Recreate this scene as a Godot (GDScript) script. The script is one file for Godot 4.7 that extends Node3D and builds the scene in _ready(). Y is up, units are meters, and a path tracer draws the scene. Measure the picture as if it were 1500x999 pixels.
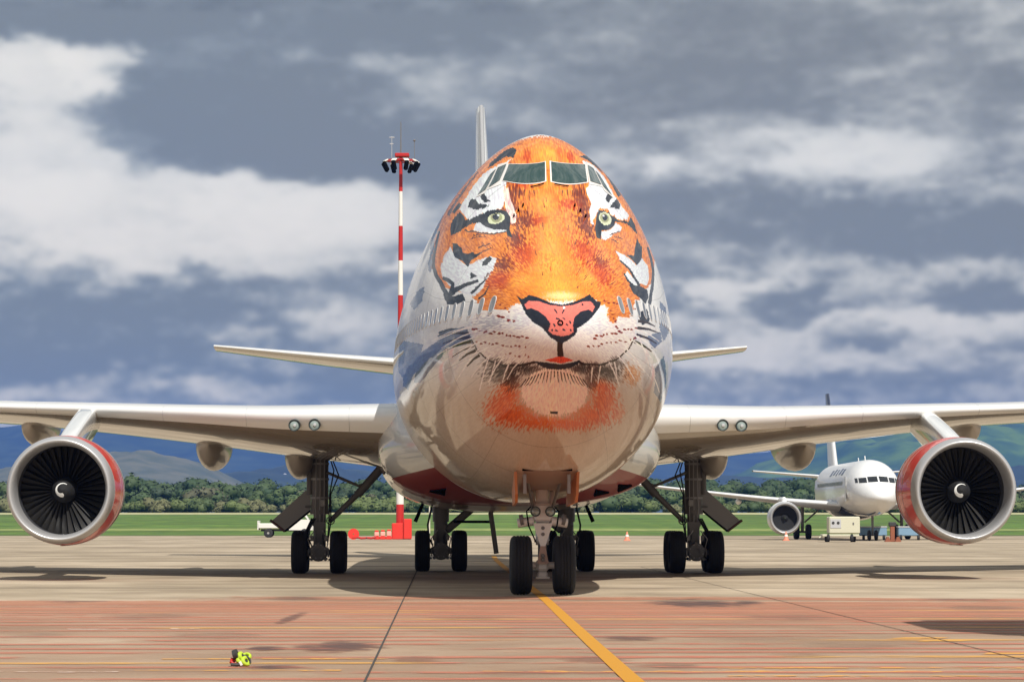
extends Node3D
# A tiger-faced four-engined airliner on an apron, seen head-on with a long lens.
# Plane axes: x to the image's right, y up, z towards the nose; origin on the ground under the nose wheels; station s (metres behind the nose tip) = 7.7 - z.

const LEN := 18.0
const TEX := 1400
var rng := RandomNumberGenerator.new()
var M := {}
var used := {}
var face: PackedByteArray
var fur: PackedFloat32Array
var tone := FastNoiseLite.new()

# ---------------------------------------------------------------- helpers
class Shape:
	var v := PackedVector3Array()
	var n := PackedVector3Array()
	var uv := PackedVector2Array()
	var col := PackedColorArray()
	var ix := PackedInt32Array()

	# adds triangles t over points p; angle = widest crease in degrees that is still smoothed; turned so that the faces look outwards
	func add(p: PackedVector3Array, t: PackedInt32Array, angle := 40.0, uvs := PackedVector2Array(), color := Color(1, 1, 1), outward := true) -> void:
		var mid := Vector3.ZERO
		for q in p:
			mid += q
		mid /= maxf(p.size(), 1)
		var vol := 0.0
		for i in range(0, t.size(), 3):
			vol += (p[t[i]] - mid).dot((p[t[i + 1]] - mid).cross(p[t[i + 2]] - mid))
		var flip := vol > 0.0 if outward else vol < 0.0
		var fn := PackedVector3Array()
		var nf := t.size() / 3
		fn.resize(nf)
		for f in nf:
			var a := t[f * 3]
			var b := t[f * 3 + 1]
			var c := t[f * 3 + 2]
			if flip:
				t[f * 3 + 1] = c
				t[f * 3 + 2] = b
				var k := b
				b = c
				c = k
			fn[f] = -(p[b] - p[a]).cross(p[c] - p[a])
		if angle >= 180.0:
			var vn := PackedVector3Array()
			vn.resize(p.size())
			for f in nf:
				for k in 3:
					vn[t[f * 3 + k]] += fn[f]
			var base := v.size()
			for i in p.size():
				v.append(p[i])
				n.append(vn[i].normalized() if vn[i].length_squared() > 1e-20 else Vector3.UP)
				uv.append(uvs[i] if uvs.size() else Vector2.ZERO)
				col.append(color)
			for i in t:
				ix.append(base + i)
			return
		var near := []
		near.resize(p.size())
		for f in nf:
			for k in 3:
				var i := t[f * 3 + k]
				if near[i] == null:
					near[i] = []
				near[i].append(f)
		var least := cos(deg_to_rad(angle))
		for f in nf:
			var own := fn[f].normalized()
			for k in 3:
				var i := t[f * 3 + k]
				var s := Vector3.ZERO
				for g in near[i]:
					if fn[g].normalized().dot(own) >= least:
						s += fn[g]
				ix.append(v.size())
				v.append(p[i])
				n.append(s.normalized() if s.length_squared() > 1e-20 else Vector3.UP)
				uv.append(uvs[i] if uvs.size() else Vector2.ZERO)
				col.append(color)

	# rows of points joined into a skin; round = each row closes on itself; ends = flat caps
	func skin(rows: Array, round := true, ends := true, angle := 40.0, color := Color(1, 1, 1), outward := true) -> Shape:
		var p := PackedVector3Array()
		var t := PackedInt32Array()
		var m: int = rows[0].size()
		for r in rows:
			p.append_array(r)
		for i in rows.size() - 1:
			for j in (m if round else m - 1):
				var a := i * m + j
				var b := i * m + (j + 1) % m
				t.append_array([a, b, a + m, b, b + m, a + m])
		if ends and round:
			for e in [0, rows.size() - 1]:
				var c := Vector3.ZERO
				for q in rows[e]:
					c += q
				p.append(c / m)
				for j in m:
					var a: int = e * m + j
					var b: int = e * m + (j + 1) % m
					if e == 0:
						t.append_array([b, a, p.size() - 1])
					else:
						t.append_array([a, b, p.size() - 1])
		add(p, t, angle, PackedVector2Array(), color, outward)
		return self

	func tube(a: Vector3, b: Vector3, ra: float, rb := -1.0, sides := 12, color := Color(1, 1, 1)) -> Shape:
		rb = ra if rb < 0.0 else rb
		var w := (b - a).normalized()
		var u := w.cross(Vector3.UP if absf(w.y) < 0.9 else Vector3.RIGHT).normalized()
		var q := w.cross(u)
		var rows := []
		for e in [[a, ra], [b, rb]]:
			var row := PackedVector3Array()
			for j in sides:
				var an := TAU * j / sides
				row.append(e[0] + (u * cos(an) + q * sin(an)) * e[1])
			rows.append(row)
		return skin(rows, true, true, 50.0, color)

	func pipe(points: Array, r: float, sides := 8, color := Color(1, 1, 1)) -> Shape:
		var rows := []
		for i in points.size():
			var w: Vector3 = (points[mini(i + 1, points.size() - 1)] - points[maxi(i - 1, 0)]).normalized()
			var u := w.cross(Vector3(0.13, 0.2, 0.97)).normalized()
			var q := w.cross(u)
			var row := PackedVector3Array()
			for j in sides:
				var an := TAU * j / sides
				row.append(points[i] + (u * cos(an) + q * sin(an)) * r)
			rows.append(row)
		return skin(rows, true, true, 60.0, color)

	# box with chamfered edges, turned by b
	func box(c: Vector3, size: Vector3, bevel := 0.0, b := Basis(), color := Color(1, 1, 1)) -> Shape:
		var h := size * 0.5
		var e := maxf(minf(bevel, minf(h.x, minf(h.y, h.z)) * 0.9), 0.0005)
		var p := PackedVector3Array()
		var t := PackedInt32Array()
		for k in 8:
			var s := Vector3(1 if k & 1 else -1, 1 if k & 2 else -1, 1 if k & 4 else -1)
			for ax in 3:
				var q := h - Vector3(e, e, e)
				q[ax] = h[ax]
				p.append(c + b * (q * s))
		for ax in 3:
			var o1 := (ax + 1) % 3
			var o2 := (ax + 2) % 3
			for sg in 2:
				var k0: int = sg << ax
				var k1: int = k0 | (1 << o1)
				var k2: int = k0 | (1 << o2)
				var k3: int = k1 | (1 << o2)
				var quad := [k0 * 3 + ax, k1 * 3 + ax, k3 * 3 + ax, k2 * 3 + ax]
				if sg == 0:
					quad.reverse()
				t.append_array([quad[0], quad[1], quad[2], quad[0], quad[2], quad[3]])
			for s1 in 2:
				for s2 in 2:
					var a: int = (s1 << o1) | (s2 << o2)
					var d: int = a | (1 << ax)
					var quad := [a * 3 + o1, d * 3 + o1, d * 3 + o2, a * 3 + o2]
					if s1 == s2:
						quad.reverse()
					t.append_array([quad[0], quad[1], quad[2], quad[0], quad[2], quad[3]])
		for k in 8:
			var odd := ((k & 1) + ((k >> 1) & 1) + ((k >> 2) & 1)) % 2 == 1
			t.append_array([k * 3, k * 3 + 1, k * 3 + 2] if odd else [k * 3, k * 3 + 2, k * 3 + 1])
		add(p, t, 5.0, PackedVector2Array(), color)
		return self

	# profile of (along axis, radius) turned round an axis through o
	func lathe(profile: Array, o: Vector3, axis: Vector3, sides := 32, angle := 40.0, squash := Vector2.ONE, color := Color(1, 1, 1)) -> Shape:
		var w := axis.normalized()
		var u := w.cross(Vector3.UP if absf(w.y) < 0.9 else Vector3.RIGHT).normalized()
		var q := w.cross(u)
		var rows := []
		for pr in profile:
			var row := PackedVector3Array()
			for j in sides:
				var an := TAU * j / sides
				row.append(o + w * pr[0] + (u * cos(an) * squash.x + q * sin(an) * squash.y) * maxf(pr[1], 0.0004))
			rows.append(row)
		return skin(rows, true, false, angle, color)

	# a flat outline in the plane (a, b) through o, thickened along w
	func plate(outline: Array, o: Vector3, a: Vector3, b: Vector3, thick: float, color := Color(1, 1, 1)) -> Shape:
		var w := a.cross(b).normalized() * thick * 0.5
		var pl := PackedVector2Array()
		for q in outline:
			pl.append(q)
		var tri := Geometry2D.triangulate_polygon(pl)
		var p := PackedVector3Array()
		var t := PackedInt32Array()
		var m := pl.size()
		for s in [1.0, -1.0]:
			for q in pl:
				p.append(o + a * q.x + b * q.y + w * s)
		for i in range(0, tri.size(), 3):
			t.append_array([tri[i], tri[i + 1], tri[i + 2], tri[i] + m, tri[i + 2] + m, tri[i + 1] + m])
		var cw := Geometry2D.is_polygon_clockwise(pl)
		var tcw := false
		if tri.size():
			tcw = (pl[tri[1]] - pl[tri[0]]).cross(pl[tri[2]] - pl[tri[0]]) < 0.0
		for i in m:
			var j := (i + 1) % m
			if cw == tcw:
				t.append_array([j, i, i + m, j, i + m, j + m])
			else:
				t.append_array([i, j, j + m, i, j + m, i + m])
		add(p, t, 20.0, PackedVector2Array(), color)
		return self

	func mesh() -> ArrayMesh:
		var a := []
		a.resize(Mesh.ARRAY_MAX)
		a[Mesh.ARRAY_VERTEX] = v
		a[Mesh.ARRAY_NORMAL] = n
		a[Mesh.ARRAY_TEX_UV] = uv
		a[Mesh.ARRAY_COLOR] = col
		a[Mesh.ARRAY_INDEX] = ix
		var m := ArrayMesh.new()
		m.add_surface_from_arrays(Mesh.PRIMITIVE_TRIANGLES, a)
		return m


func numbered(called: String) -> String:
	used[called] = used.get(called, -1) + 1
	return called if used[called] == 0 else "%s_%03d" % [called, used[called]]


func part_name(called: String, parent: Node) -> String:
	if not parent.has_node(called):
		return called
	var k := 1
	while parent.has_node("%s_%03d" % [called, k]):
		k += 1
	return "%s_%03d" % [called, k]


func obj(called: String, shape: Variant, material: Material, parent: Node = null) -> MeshInstance3D:
	var o := MeshInstance3D.new()
	o.mesh = shape.mesh() if shape is Shape else shape
	o.material_override = material
	if parent == null:
		o.name = numbered(called)
		add_child(o, true)
	else:
		o.name = part_name(called, parent)
		parent.add_child(o, true)
	return o


func thing(called: String, label: String, category: String, at := Vector3.ZERO, turn := 0.0, group := "") -> Node3D:
	var o := Node3D.new()
	o.name = numbered(called)
	add_child(o, true)
	o.position = at
	o.rotation.y = turn
	tag(o, label, category, group)
	return o


func tag(o: Node, label: String, category: String, group := "") -> Node:
	o.set_meta("label", label)
	o.set_meta("category", category)
	if group:
		o.set_meta("group", group)
	return o


func struct(called: String, shape: Variant, material: Material) -> MeshInstance3D:
	var o := obj(called, shape, material)
	o.set_meta("kind", "structure")
	return o


func lin(r: float, g: float, b: float) -> Color:
	return Color(r, g, b).linear_to_srgb()


func mat(key: String, color: Color, rough := 0.6, metal := 0.0, coat := 0.0) -> StandardMaterial3D:
	var m := StandardMaterial3D.new()
	m.resource_name = key
	m.albedo_color = color
	m.roughness = rough
	m.metallic = metal
	if coat > 0.0:
		m.clearcoat_enabled = true
		m.clearcoat = coat
		m.clearcoat_roughness = 0.03
	M[key] = m
	return m


func grain(m: StandardMaterial3D, tint_a: Color, tint_b: Color, metres: float, seed_no: int, px := 512, octaves := 5, type := FastNoiseLite.TYPE_SIMPLEX_SMOOTH) -> NoiseTexture2D:
	var nz := FastNoiseLite.new()
	nz.noise_type = type
	nz.seed = seed_no
	nz.frequency = 6.0 / px
	nz.fractal_octaves = octaves
	var t := NoiseTexture2D.new()
	t.width = px
	t.height = px
	t.seamless = true
	t.noise = nz
	var g := Gradient.new()
	g.set_color(0, tint_a)
	g.set_color(1, tint_b)
	g.set_offset(0, 0.25)
	g.set_offset(1, 0.75)
	t.color_ramp = g
	m.albedo_texture = t
	m.albedo_color = Color.WHITE
	m.uv1_triplanar = true
	m.uv1_world_triplanar = true
	m.uv1_scale = Vector3.ONE / metres
	return t


func blotch(m: StandardMaterial3D, a: Color, b: Color, metres: float, seed_no: int) -> void:   # a second, coarser pattern over the first
	var other := StandardMaterial3D.new()
	m.detail_enabled = true
	m.detail_blend_mode = BaseMaterial3D.BLEND_MODE_MUL
	m.detail_albedo = grain(other, a, b, metres, seed_no, 512, 6)
	m.detail_uv_layer = BaseMaterial3D.DETAIL_UV_2
	m.uv2_triplanar = true
	m.uv2_world_triplanar = true
	m.uv2_scale = Vector3.ONE / metres


# ---------------------------------------------------------------- the fuselage as a surface
var FS := [0, .05, .15, .4, .8, 1.4, 2.2, 3.2, 4.3, 5.3, 6.2, 7, 8, 9.5, 11, 13, 16, 18]
var FW := [0, .26, .46, .74, 1.02, 1.31, 1.63, 1.96, 2.24, 2.43, 2.57, 2.67, 2.78, 2.92, 3.02, 3.13, 3.22, 3.24]
var FT := [5.2, 5.46, 5.66, 5.95, 6.24, 6.57, 6.94, 7.37, 7.84, 8.33, 8.97, 9.42, 9.75, 9.95, 10.03, 10.05, 10.05, 10.05]
var FB := [5.2, 4.95, 4.78, 4.5, 4.22, 3.88, 3.5, 3.12, 2.8, 2.56, 2.4, 2.29, 2.18, 2.08, 2.03, 2.0, 1.98, 1.98]
var FR: PackedFloat32Array
var slopes := {}


func tangents(x: PackedFloat32Array, y: Array) -> PackedFloat32Array:
	var n := y.size()
	var d := PackedFloat32Array()
	var m := PackedFloat32Array()
	m.resize(n)
	for i in n - 1:
		d.append((y[i + 1] - y[i]) / (x[i + 1] - x[i]))
	m[0] = d[0]
	m[n - 1] = d[n - 2]
	for i in range(1, n - 1):
		m[i] = 2.0 * d[i - 1] * d[i] / (d[i - 1] + d[i]) if d[i - 1] * d[i] > 0.0 else 0.0
	return m


func curve(x: PackedFloat32Array, y: Array, m: PackedFloat32Array, q: float) -> float:
	var i := clampi(x.bsearch(q, false) - 1, 0, x.size() - 2)
	var h := x[i + 1] - x[i]
	var t := clampf((q - x[i]) / h, 0.0, 1.0)
	var t2 := t * t
	var t3 := t2 * t
	return (2 * t3 - 3 * t2 + 1) * y[i] + (t3 - 2 * t2 + t) * h * m[i] + (3 * t2 - 2 * t3) * y[i + 1] + (t3 - t2) * h * m[i + 1]


func section(s: float) -> Vector3:   # half width, top, bottom
	var r := sqrt(s / LEN)
	return Vector3(curve(FR, FW, slopes.w, r), curve(FR, FT, slopes.t, r), curve(FR, FB, slopes.b, r))


func ring_point(s: float, hw: float, yt: float, yb: float, t: float) -> Vector3:
	var k := clampf((s - 1.5) / 5.0, 0.0, 1.0)
	var sn := sin(t)
	var cs := cos(t)
	if cs >= 0.0:
		return Vector3(hw * signf(sn) * pow(absf(sn), 2.0 / (2.0 - 0.28 * k)), 5.2 + (yt - 5.2) * pow(cs, 2.0 / (2.0 - 0.25 * k)), 7.7 - s)
	return Vector3(hw * sn, 5.2 + (5.2 - yb) * cs, 7.7 - s)


func skin_at(s: float, t: float) -> Vector3:
	var q := section(s)
	return ring_point(s, q.x, q.y, q.z, t)


func skin_uv(u: float, v: float) -> Vector3:   # the livery sheet: the nose tip in its middle, sqrt(s / LEN) from the middle
	var x := (u - 0.5) * 2.0
	var y := (0.5 - v) * 2.0
	return skin_at((x * x + y * y) * LEN, atan2(x, y))


func skin_normal(s: float, t: float) -> Vector3:
	var a := skin_at(s + 0.02, t) - skin_at(maxf(s - 0.02, 0.0), t)
	var b := skin_at(s, t + 0.01) - skin_at(s, t - 0.01)
	var n := a.cross(b).normalized()
	var p := skin_at(s, t)
	return n if n.dot(Vector3(p.x, p.y - 5.2, 0.3)) > 0.0 else -n


func patch_on_skin(corners: Array, lift: float, grow := 0.0, steps := 8) -> Shape:   # corners: tl, tr, br, bl on the livery sheet (0..2000)
	var mid := Vector2.ZERO
	for c in corners:
		mid += c / 4.0
	var rows := []
	for i in steps + 1:
		var row := PackedVector3Array()
		for j in steps + 1:
			var c := []
			for k in 4:
				var away: Vector2 = corners[k] - mid
				c.append(corners[k] + away.normalized() * grow)
			var a: Vector2 = c[0].lerp(c[1], float(j) / steps)
			var b: Vector2 = c[3].lerp(c[2], float(j) / steps)
			var q := a.lerp(b, float(i) / steps) / 2000.0
			var x := (q.x - 0.5) * 2.0
			var y := (0.5 - q.y) * 2.0
			var s := (x * x + y * y) * LEN
			row.append(skin_at(s, atan2(x, y)) + skin_normal(s, atan2(x, y)) * lift)
		rows.append(row)
	var sh := Shape.new()
	sh.skin(rows, false, false, 180.0)
	return fix_up(sh, Vector3(0, .2, 1))


# ---------------------------------------------------------------- the tiger on the nose, painted on the livery sheet
var INK := {
	"ORANGE": Color8(212, 122, 50), "YELLOW": Color8(226, 150, 62), "RED": Color8(178, 58, 24), "MAROON": Color8(104, 42, 34), "CREAM": Color8(236, 200, 136), "WHITE": Color8(210, 213, 216),
	"BLUSH": Color8(234, 200, 188), "BLACK": Color8(38, 42, 52), "BROWN": Color8(88, 48, 38), "STEEL": Color8(112, 124, 146), "EYE": Color8(200, 202, 168), "EYERING": Color8(150, 152, 116),
	"MUZZLE": Color8(228, 220, 214), "ORANGERED": Color8(216, 92, 34), "SOOT": Color8(52, 38, 34), "CHIN": Color8(250, 226, 212), "RUST": Color8(126, 46, 32), "TONGUE": Color8(226, 80, 56),
	"PINK": Color8(216, 116, 104), "WHISK": Color8(238, 232, 226),
}


func poly(ink: String, soft: float, text: String) -> void:
	var pl := PackedVector2Array()
	var lo := Vector2(1e9, 1e9)
	var hi := -lo
	for w in text.split(" "):
		var q := Vector2(w.get_slice(",", 0).to_float(), w.get_slice(",", 1).to_float()) * (TEX / 2000.0)
		pl.append(q)
		lo = lo.min(q)
		hi = hi.max(q)
	var amp := soft * 1.5
	var c: Color = INK[ink]
	var furry := 0.06 if ink in ["WHITE", "BLACK", "PINK", "EYE", "EYERING", "STEEL", "WHISK", "MUZZLE", "CHIN"] else 0.15
	var mid := TEX * 0.5
	for y in range(maxi(int(lo.y - amp), 0), mini(int(hi.y + amp) + 1, TEX)):
		for x in range(maxi(int(lo.x - amp), 0), mini(int(hi.x + amp) + 1, TEX)):
			var f := fur[y * TEX + x]
			var d := Vector2(x - mid, y - mid).normalized() * (f * amp)
			var p := Vector2(x, y) + d
			if not Geometry2D.is_point_in_polygon(p, pl):
				continue
			var k := 1.0 + furry * f
			var at := (y * TEX + x) * 3
			face[at] = clampi(int(c.r8 * k), 0, 250)
			face[at + 1] = clampi(int(c.g8 * (k + furry * 0.5 * f)), 0, 250)
			face[at + 2] = clampi(int(c.b8 * k), 0, 250)


func panel_lines() -> void:   # skin joints: rings round the nose and lengthwise laps, thin and faint
	var rings := [3.6, 5.9, 7.6, 9.6, 11.6, 13.6, 15.6]
	var laps := [2.62, 2.1, 1.86, 1.25, 0.82, 0.4]
	var mid := TEX * 0.5
	for y in TEX:
		for x in TEX:
			var dx := x - mid
			var dy := y - mid
			var r2 := (dx * dx + dy * dy) / (mid * mid)
			if r2 > 1.0:
				continue
			var s := r2 * LEN
			var r := sqrt(r2) * mid
			var k := 1.0
			for q in rings:
				if absf(r - sqrt(q / LEN) * mid) < 0.8:
					k = 0.86
			if s > 1.9:
				var a := absf(atan2(dx, -dy))
				for q in laps:
					if absf(a - q) * r < 0.7:
						k = 0.82
			if k < 1.0:
				var at := (y * TEX + x) * 3
				for c in 3:
					face[at + c] = int(face[at + c] * k)


func blot(ink: String, strength: float, cx: float, cy: float, rx: float, ry: float) -> void:
	var k := TEX / 2000.0
	cx *= k
	cy *= k
	rx = maxf(rx * k, 2.0)
	ry = maxf(ry * k, 2.0)
	var c: Color = INK[ink]
	for y in range(maxi(int(cy - ry * 1.5), 0), mini(int(cy + ry * 1.5) + 1, TEX)):
		for x in range(maxi(int(cx - rx * 1.5), 0), mini(int(cx + rx * 1.5) + 1, TEX)):
			var f := fur[y * TEX + x]
			var d := sqrt(pow((x - cx) / rx, 2.0) + pow((y - cy) / ry, 2.0)) + 0.38 * f
			if d > 1.0:
				continue
			var a := strength * smoothstep(1.0, 0.25, d)
			var at := (y * TEX + x) * 3
			face[at] = int(lerpf(face[at], c.r8 * (1.0 + 0.12 * f), a))
			face[at + 1] = int(lerpf(face[at + 1], c.g8 * (1.0 + 0.2 * f), a))
			face[at + 2] = int(lerpf(face[at + 2], c.b8 * (1.0 + 0.12 * f), a))


func paint_face() -> ImageTexture:
	face.resize(TEX * TEX * 3)
	fur.resize(TEX * TEX)
	var hair := FastNoiseLite.new()
	hair.noise_type = FastNoiseLite.TYPE_SIMPLEX
	hair.frequency = 1.0
	hair.fractal_octaves = 2
	hair.seed = 5
	var mid := TEX * 0.5
	for y in TEX:
		for x in TEX:
			var dx := x - mid
			var dy := y - mid
			var r := sqrt(dx * dx + dy * dy) + 1.0
			var f := 0.0
			if r < mid:
				f = clampf(1.5 * hair.get_noise_3d(dx * 0.05 + dx / r * 30.0, dy * 0.05 + dy / r * 30.0, r * 0.035), -1.0, 1.0)
			fur[y * TEX + x] = f
			var at := (y * TEX + x) * 3
			# white above, a warm pale grey belly below the belt line
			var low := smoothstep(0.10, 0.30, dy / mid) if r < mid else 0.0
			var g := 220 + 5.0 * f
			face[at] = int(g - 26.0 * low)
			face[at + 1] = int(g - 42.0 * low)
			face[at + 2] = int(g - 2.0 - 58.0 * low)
	poly("STEEL", 3, "294,801 361,784 414,789 404,834 344,853")
	poly("STEEL", 3, "198,914 324,965 431,1011 389,1105 287,1153 183,1077 199,993")
	poly("STEEL", 3, "391,1047 510,1016 558,1048 507,1110 412,1167 348,1159")
	poly("STEEL", 3, "1503,841 1569,859 1579,946 1506,1011 1472,959")
	poly("STEEL", 3, "1452,1130 1511,1066 1588,1165 1576,1255 1469,1219")
	poly("STEEL", 3, "400,589 410,511 441,468 472,616 465,705 440,747 417,731 414,673")
	poly("STEEL", 3, "490,436 534,412 600,384 622,379 582,448 529,489 483,533")
	poly("STEEL", 2.5, "251,1077 324,1056 354,1113 291,1192 233,1162")
	poly("BLACK", 2, "516,975 573,973 640,992 655,1027 607,1024 557,1034 530,1014")
	poly("BLACK", 1.5, "1346,926 1398,899 1409,946 1363,974")
	poly("STEEL", 2.5, "1393,1012 1482,973 1492,1014 1421,1060")
	poly("ORANGE", 7, "1037,335 900,337 786,332 691,365 592,412 490,440 452,519 434,605 435,682 445,730 490,768 532,796 655,855 696,920 800,941 874,911 940,915 1004,916 1065,914 1132,910 1199,934 1237,967 1298,964 1332,893 1399,821 1501,744 1589,690 1553,619 1500,548 1428,478 1363,427 1291,384 1205,348 1128,324")
	blot("MAROON", 0.8, 813, 511, 42, 88)
	blot("MAROON", 0.8, 876, 562, 64, 49)
	blot("MAROON", 0.8, 842, 645, 48, 62)
	blot("MAROON", 0.8, 787, 748, 51, 54)
	blot("RED", 0.75, 765, 811, 73, 55)
	blot("RED", 0.75, 877, 708, 81, 74)
	blot("RED", 0.75, 849, 459, 71, 14)
	blot("MAROON", 0.8, 840, 475, 38, 17)
	blot("MAROON", 0.8, 1168, 501, 58, 74)
	blot("MAROON", 0.8, 1154, 581, 54, 79)
	blot("RED", 0.75, 1128, 694, 75, 84)
	blot("MAROON", 0.8, 1187, 741, 43, 51)
	blot("RED", 0.75, 1184, 787, 70, 75)
	blot("RED", 0.75, 1106, 509, 74, 23)
	blot("RED", 0.75, 942, 563, 58, 29)
	blot("RED", 0.75, 889, 405, 34, 18)
	blot("RED", 0.75, 1093, 395, 32, 22)
	blot("RED", 0.75, 1157, 407, 37, 20)
	blot("YELLOW", 0.8, 971, 753, 94, 143)
	blot("YELLOW", 0.8, 982, 856, 118, 54)
	blot("YELLOW", 0.8, 1018, 398, 122, 33)
	blot("YELLOW", 0.8, 981, 509, 68, 54)
	blot("YELLOW", 0.8, 1118, 819, 47, 41)
	blot("YELLOW", 0.8, 858, 829, 72, 39)
	blot("YELLOW", 0.8, 984, 629, 56, 103)
	blot("CREAM", 0.95, 1005, 897, 95, 25)
	poly("RED", 1, "726,757 718,748 710,740 709,741 717,750 724,759")
	poly("BROWN", 1, "1067,866 1074,856 1082,845 1081,845 1073,854 1064,864")
	poly("BROWN", 1, "986,496 986,490 986,483 984,483 983,490 981,497")
	poly("RED", 1, "958,737 958,721 958,707 956,706 956,722 955,738")
	poly("BROWN", 1, "904,495 902,489 899,483 897,483 899,490 900,496")
	poly("BROWN", 1, "1263,545 1274,538 1283,533 1281,532 1271,538 1259,543")
	poly("RED", 1, "1305,512 1316,508 1329,503 1327,502 1313,506 1302,510")
	poly("BROWN", 1, "1293,551 1304,545 1316,543 1315,542 1301,545 1289,550")
	poly("BROWN", 1, "1276,525 1284,522 1293,519 1292,518 1281,520 1272,524")
	poly("RED", 1, "1099,730 1106,718 1112,707 1111,706 1103,718 1095,729")
	poly("BROWN", 1, "799,646 794,636 788,628 787,629 792,637 796,648")
	poly("BROWN", 1, "957,603 957,588 956,575 954,575 953,589 953,603")
	poly("RED", 1, "1145,579 1153,569 1161,558 1160,558 1151,568 1141,579")
	poly("BROWN", 1, "839,633 835,624 831,615 830,615 833,625 836,635")
	poly("BROWN", 1, "1069,604 1072,594 1078,582 1075,582 1070,593 1065,604")
	poly("RED", 1, "1103,621 1110,606 1120,591 1117,590 1108,605 1098,620")
	poly("BROWN", 1, "784,748 777,739 769,730 769,731 774,740 781,751")
	poly("BROWN", 1, "920,716 918,703 915,691 914,691 915,703 916,716")
	poly("RED", 1, "927,477 926,472 924,468 923,467 923,473 923,478")
	poly("BROWN", 1, "1086,668 1093,654 1099,641 1097,640 1090,653 1082,666")
	poly("BROWN", 1, "1227,724 1234,716 1242,709 1241,708 1233,715 1225,721")
	poly("RED", 1, "856,693 852,683 849,675 847,675 850,684 852,694")
	poly("BROWN", 1, "1212,836 1228,826 1244,815 1243,813 1227,824 1211,833")
	poly("BROWN", 1, "940,807 939,798 937,790 936,790 936,799 936,809")
	poly("RED", 1, "858,639 853,625 848,613 846,613 850,626 854,640")
	poly("BROWN", 1, "972,518 971,509 971,502 969,502 968,509 968,517")
	poly("BROWN", 1, "868,575 866,568 862,560 860,560 863,567 864,576")
	poly("RED", 1, "918,635 916,621 914,608 912,608 914,621 915,636")
	poly("BROWN", 1, "1139,664 1147,653 1155,641 1154,641 1144,652 1136,663")
	poly("BROWN", 1, "1101,825 1110,814 1119,801 1118,801 1108,812 1098,824")
	poly("RED", 1, "1111,846 1116,839 1122,834 1121,832 1115,838 1108,844")
	poly("BROWN", 1, "1226,564 1235,556 1247,547 1245,547 1233,554 1222,563")
	poly("BROWN", 1, "1123,750 1128,742 1134,732 1133,732 1127,740 1120,748")
	poly("RED", 1, "1103,497 1107,490 1112,483 1109,483 1104,489 1098,497")
	poly("BROWN", 1, "1161,624 1169,612 1178,601 1177,600 1166,611 1156,623")
	poly("BROWN", 1, "1076,799 1084,785 1092,772 1091,770 1082,784 1073,797")
	poly("RED", 1, "679,611 669,604 660,597 659,598 667,606 676,612")
	poly("BROWN", 1, "713,658 704,649 693,639 692,640 702,649 710,661")
	poly("BROWN", 1, "1127,846 1133,838 1140,832 1140,831 1132,837 1125,843")
	poly("RED", 1, "812,717 808,709 803,702 802,703 805,711 809,718")
	poly("BROWN", 1, "809,681 805,673 800,666 799,666 803,674 806,683")
	poly("BROWN", 1, "1104,812 1110,805 1115,797 1114,797 1108,804 1102,810")
	poly("RED", 1, "972,790 973,773 974,756 973,755 971,773 969,789")
	poly("BROWN", 1, "837,528 832,518 825,509 824,508 829,518 833,529")
	poly("BROWN", 1, "1266,540 1275,535 1284,530 1283,529 1273,534 1262,539")
	poly("RED", 1, "1070,810 1074,802 1079,793 1078,791 1072,800 1067,808")
	poly("BROWN", 1, "780,481 781,485 784,491 786,491 786,484 786,480")
	poly("BROWN", 1, "802,477 806,481 807,488 808,488 809,481 809,476")
	poly("BROWN", 1, "826,473 828,478 829,486 830,486 831,478 831,473")
	poly("BROWN", 1, "850,470 850,476 851,484 854,484 855,476 855,470")
	poly("BROWN", 1, "872,468 874,475 874,482 876,483 877,474 879,468")
	poly("BROWN", 1, "896,466 897,473 897,482 899,482 900,472 901,467")
	poly("BROWN", 1, "919,466 920,472 920,481 923,481 925,472 925,465")
	poly("BROWN", 1, "1082,465 1081,471 1078,481 1080,481 1084,472 1089,466")
	poly("BROWN", 1, "1107,466 1106,472 1103,482 1106,481 1109,473 1114,467")
	poly("BROWN", 1, "1133,468 1131,475 1127,483 1131,482 1136,475 1139,469")
	poly("BROWN", 1, "1158,470 1156,476 1152,484 1156,484 1159,477 1164,471")
	poly("BROWN", 1, "1184,474 1180,479 1178,486 1181,486 1185,479 1190,475")
	poly("BROWN", 1, "1208,478 1206,482 1203,489 1205,489 1209,484 1212,479")
	poly("WHITE", 1.6, "820,409 767,428 697,443 665,457 628,481 596,516 572,540 562,558 586,568 618,578 650,564 681,547 732,530 776,522 782,499 774,480 788,468 779,430")
	poly("BLUSH", 2, "774,475 797,473 808,492 827,516 842,546 837,572 820,579 806,551 790,524")
	poly("WHITE", 1.6, "665,565 707,576 748,587 806,589 806,603 750,608 688,603 644,595 656,579")
	poly("WHITE", 2.2, "544,662 578,687 636,729 682,713 730,702 758,714 743,763 718,797 699,841 666,863 629,844 567,803 518,756 501,729 511,693")
	poly("WHITE", 1.6, "1220,418 1284,425 1333,460 1362,510 1390,538 1430,572 1406,582 1366,572 1325,552 1299,533 1258,523 1200,560 1200,583 1185,570 1198,527 1221,508 1214,491 1209,474 1242,472 1233,437")
	poly("WHITE", 1.6, "1328,571 1359,587 1348,595 1288,610 1235,638 1216,634 1225,602 1273,595")
	poly("WHITE", 1.6, "1271,677 1309,687 1346,701 1377,722 1434,690 1470,716 1448,765 1414,799 1368,797 1328,755 1289,715")
	poly("WHITE", 1.6, "1314,756 1366,809 1328,813 1292,782")
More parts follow.
